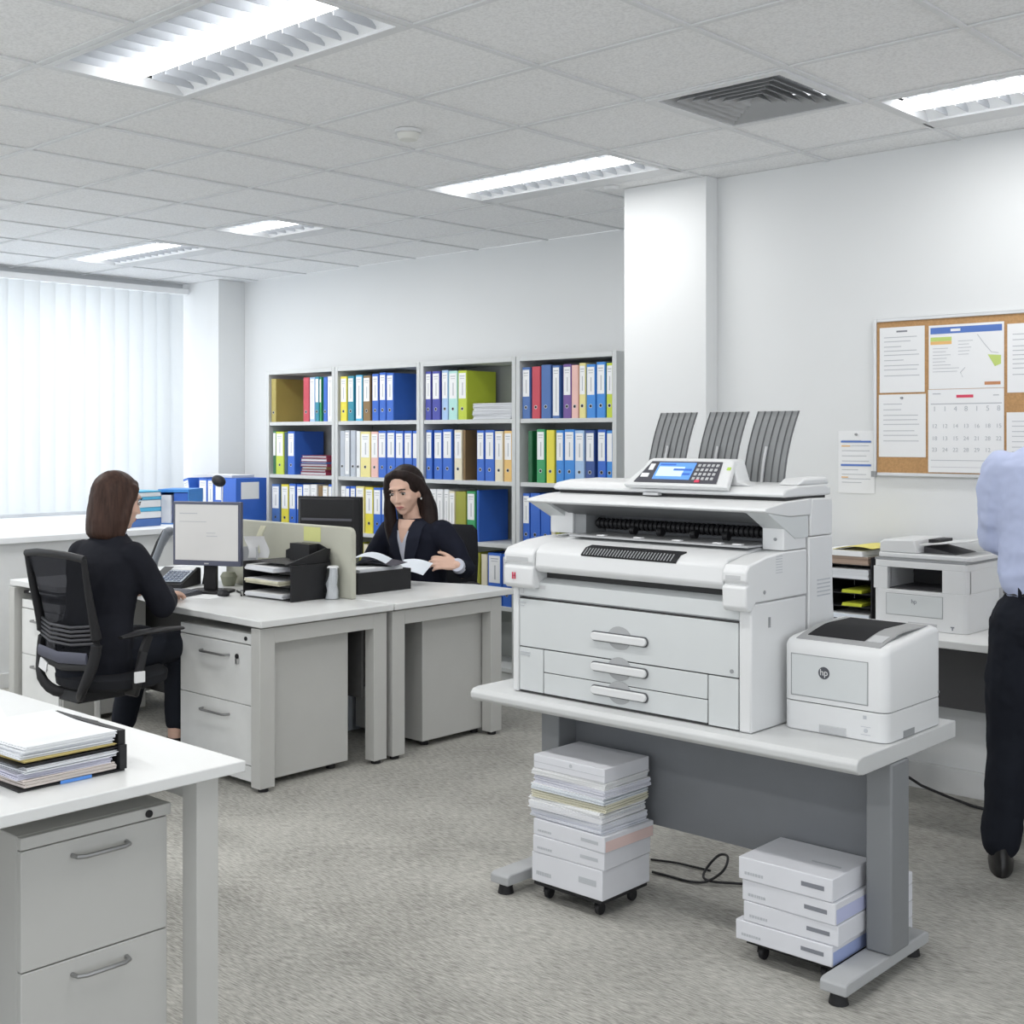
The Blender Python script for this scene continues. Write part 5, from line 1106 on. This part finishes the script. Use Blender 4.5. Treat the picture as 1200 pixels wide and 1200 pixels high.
# the woman facing us at the farther desk
K2 = 1.08
chair('black padded office chair of the woman facing us', (-5.215, 4.965), R(203), False)
P = thing('person', 'woman with long dark hair in a navy blazer holding a sheet, facing us', 'person', (-5.17, 4.86, 0), R(192))
H = Matrix.Translation((.02, .11, 1.205)) @ Euler((R(-13), R(5), R(6))).to_matrix().to_4x4() @ Matrix.Diagonal((1.14, 1.08, 1.06, 1))
b = MB(); head_mesh(b, H)
tor = [((0, -.02, .50), .19, .125), ((0, -.01, .62), .175, .12), ((0, .0, .72), .165, .118), ((0, .02, .86), .180, .128), ((0, .035, .94), .192, .120), ((0, .045, 1.00), .168, .095), ((0, .055, 1.045), .095, .066), ((0, .058, 1.065), .064, .058)]
b.rings([(c, max(.03, x-.025), y_-.02) for c, x, y_ in tor], 22)
b.limb([(0, .055, 1.0), (.01, .08, 1.13)], [.052, .050])
LS, LE, LW = (-.195, .04, .98), (-.31, .02, .76), (-.365, .17, .815); RS, RE, RW = (.185, .04, .98), (.27, .10, .77), (.16, .32, .775)
b.limb([(.15, .04, .95), RE, RW], [.040, .036, .026]); b.limb([(-.15, .04, .95), LE, LW], [.040, .036, .026])
hand(b, LW, (.72, .60, .16), (-.5, .62, .35), 1, .55, .6, 1.0, 1.2); hand(b, RW, (-.3, 1, -.1), (0, .2, 1), -1, .3, .3, 1.05)
for s in (-1, 1): b.limb([(s*.09, .0, .55), (s*.11, .38, .52), (s*.11, .36, .10)], [.075, .05, .036])
b = rem(b.build('body', SKIN, P), .0055, 2); face_parts(b, H)
for s in (-1, 1): shoe(P, (s*.11, .36, .10), (0, 1))
jk = MB(); jk.rings(tor[:-1]+[((0, .045, 1.05), .082, .056)], 28)
jk.limb([(-.175, .04, .975), (-.255, .035, .89), (-.315, .02, .78), (-.335, .09, .79), (-.358, .145, .81)], [.072, .062, .056, .046, .040]); jk.limb([(.165, .04, .965), (.225, .06, .88), (.27, .10, .775), (.22, .20, .775), (.17, .30, .785)], [.074, .066, .060, .050, .042])
rem(jk.build('blazer', NAVY, P), .008, 3, .010, .09)
patch(tor, lambda u: -.004-.060*u, lambda u: .004+.060*u, .79, .985, .010, .005, 'blouse', SHIRTW, P)
patch(tor, lambda u: -.004-.050*u, lambda u: .004+.050*u, .92, 1.045, .0115, .005, 'neckline_skin', SKIN, P)
LAPM = mat('navy_lapel', (.018, .021, .036), .8, spec=.2)
for s in (-1, 1):
    patch(tor, (lambda u: -.046-.062*u-.02*math.sin(u*3)) if s < 0 else (lambda u: .002+.048*u), (lambda u: -.002-.048*u) if s < 0 else (lambda u: .046+.062*u+.02*math.sin(u*3)), .79, 1.035, .012, .009, 'lapel', LAPM, P)
MB().cyl((-.006, .118, .74), (-.006, .150, .74), .009, .009, 12).build('button', BLACK, P)
cu = MB(); cu.cyl((-.352, .135, .803), (-.372, .185, .819), .040, .036, 16); cu.build('shirt_cuff', SHIRTW, P)
for s in (-1,): MB(H).limb([(s*.080, .002, -.048), (s*.080, .002, -.052)], [.004, .004]).build('earring', PAPER, P)
tr = MB(); tr.rings([((0, -.02, .47), .19, .15), ((0, -.02, .56), .19, .15)], 22)
for s in (-1, 1): tr.limb([(s*.09, 0, .555), (s*.11, .38, .55), (s*.11, .37, .18)], [.10, .075, .06])
rem(tr.build('trousers', TROUS, P), .010, 3)
hr = MB(H); hr.sph((0, -.026, .036), (.084, .102, .096), 22, 14)
hr.rings([((0, -.050, .04), .084, .070), ((0, -.055, -.04), .090, .062), ((0, -.058, -.12), .098, .055), ((0, -.055, -.20), .098, .050), ((0, -.05, -.26), .070, .035)], 24)
hr.limb([(.020, .052, .100), (.052, .040, .080), (.078, .022, .03), (.084, .022, -.04), (.090, .034, -.11), (.090, .050, -.19), (.080, .062, -.26), (.070, .062, -.31)], [.022, .026, .026, .026, .032, .034, .030, .016])
hr.limb([(.010, .054, .102), (-.042, .044, .088), (-.076, .004, .044), (-.086, -.034, -.03), (-.094, -.034, -.12), (-.098, -.006, -.20), (-.088, .030, -.26)], [.022, .025, .027, .032, .042, .042, .026])
rem(hr.build('hair', HAIRD, P), .007, 2, .005, .03)
curved_sheet('paper_sheet', 'pale sheet held in the hand of the woman facing us', (-4.865, 4.53), .16, .16, .815, .012, .5, PAPERB, 'papers', (.30, .1))

# the man standing at the worktop, back to us
P = thing('person', 'man in a light blue shirt and dark trousers standing at the copier, back to us', 'person', (-1.550, 4.405, 0), R(14))
H = Matrix.Translation((.05, .10, 1.62)) @ Euler((R(-16), 0, 0)).to_matrix().to_4x4()
b = MB(); head_mesh(b, H)
tor = [((0, 0, .93), .155, .105), ((0, 0, 1.0), .150, .102), ((0, 0, 1.10), .150, .104), ((0, .0, 1.22), .165, .11), ((0, .0, 1.34), .185, .115), ((0, .0, 1.41), .175, .10), ((0, .01, 1.46), .10, .07), ((0, .02, 1.49), .065, .06)]
b.rings([(c, x-.015, y_-.015) for c, x, y_ in tor], 24); b.limb([(0, .01, 1.44), (.04, .08, 1.56)], [.058, .055])
arms = {}
for s in (-1, 1):
    S_, E_, W_ = (s*.175, .0, 1.40), (s*.205, .06, 1.14), (s*.10, .31, 1.10); b.limb([(S_[0]*.9, S_[1], 1.375), E_, W_], [.042, .036, .028]); hand(b, W_, (-s*.3, 1, -.05), (0, .3, 1), -s, .35, .3, 1.08)
    b.limb([(s*.075, 0, .87), (s*.135, .01, .50), (s*.165, -.015, .09)], [.085, .055, .04])
rem(b.build('body', SKIN, P), .007, 2)
face_parts(P, H, brow=HAIRD, lip=LIP)
sh = MB(); sh.rings([((0, 0, .955), .148, .105), ((0, 0, .985), .168, .122), ((0, -.005, 1.03), .178, .132), ((0, -.005, 1.12), .175, .130), ((0, .0, 1.22), .182, .128), ((0, .0, 1.33), .200, .128), ((0, .0, 1.40), .190, .112), ((0, .01, 1.45), .120, .084), ((0, .015, 1.485), .070, .066)], 28)
for s in (-1, 1): sh.limb([(s*.160, .0, 1.375), (s*.182, .01, 1.28), (s*.195, .05, 1.15), (s*.16, .16, 1.11), (s*.12, .27, 1.10)], [.075, .066, .058, .050, .042])
rem(sh.build('shirt', SHIRTB, P), .008, 3, .030, .10)
MB().rings([((0, .015, 1.47), .068, .064), ((0.015, .03, 1.515), .062, .060)], 24).build('collar', SHIRTB, P)
tr = MB(); tr.rings([((0, -.005, .80), .175, .130), ((0, -.008, .87), .192, .138), ((0, -.002, .95), .160, .115), ((0, 0, .975), .155, .110)], 26)
for s in (-1, 1): tr.limb([(s*.098, -.01, .86), (s*.122, -.005, .66), (s*.135, .01, .48), (s*.152, -.005, .28), (s*.165, -.012, .11)], [.106, .096, .080, .072, .066])
rem(tr.build('trousers', TROUS, P), .008, 3, .018, .09)
bl_ = MB(); bl_.rings([((0, 0, .962), .160, .116), ((0, 0, .992), .160, .116)], 30); bt = bl_.build('belt', mat('belt_leather', (.02, .02, .022), .35), P)
for x, yb in ((-.10, -.0935), (-.03, -.1165), (.06, -.110)): MB().box((x, yb-.006, .957), (x+.012, yb+.010, .997)).build('belt_loop', TROUS, bt)
for s in (-1, 1): shoe(P, (s*.165, -.012, .086), (s*.15, 1))
hr = MB(H); hr.sph((0, -.018, .045), (.082, .100, .090), 20, 12); hr.sph((0, -.055, -.01), (.070, .055, .075)); rem(hr.build('hair', HAIRD, P), .007, 2, .004, .03)
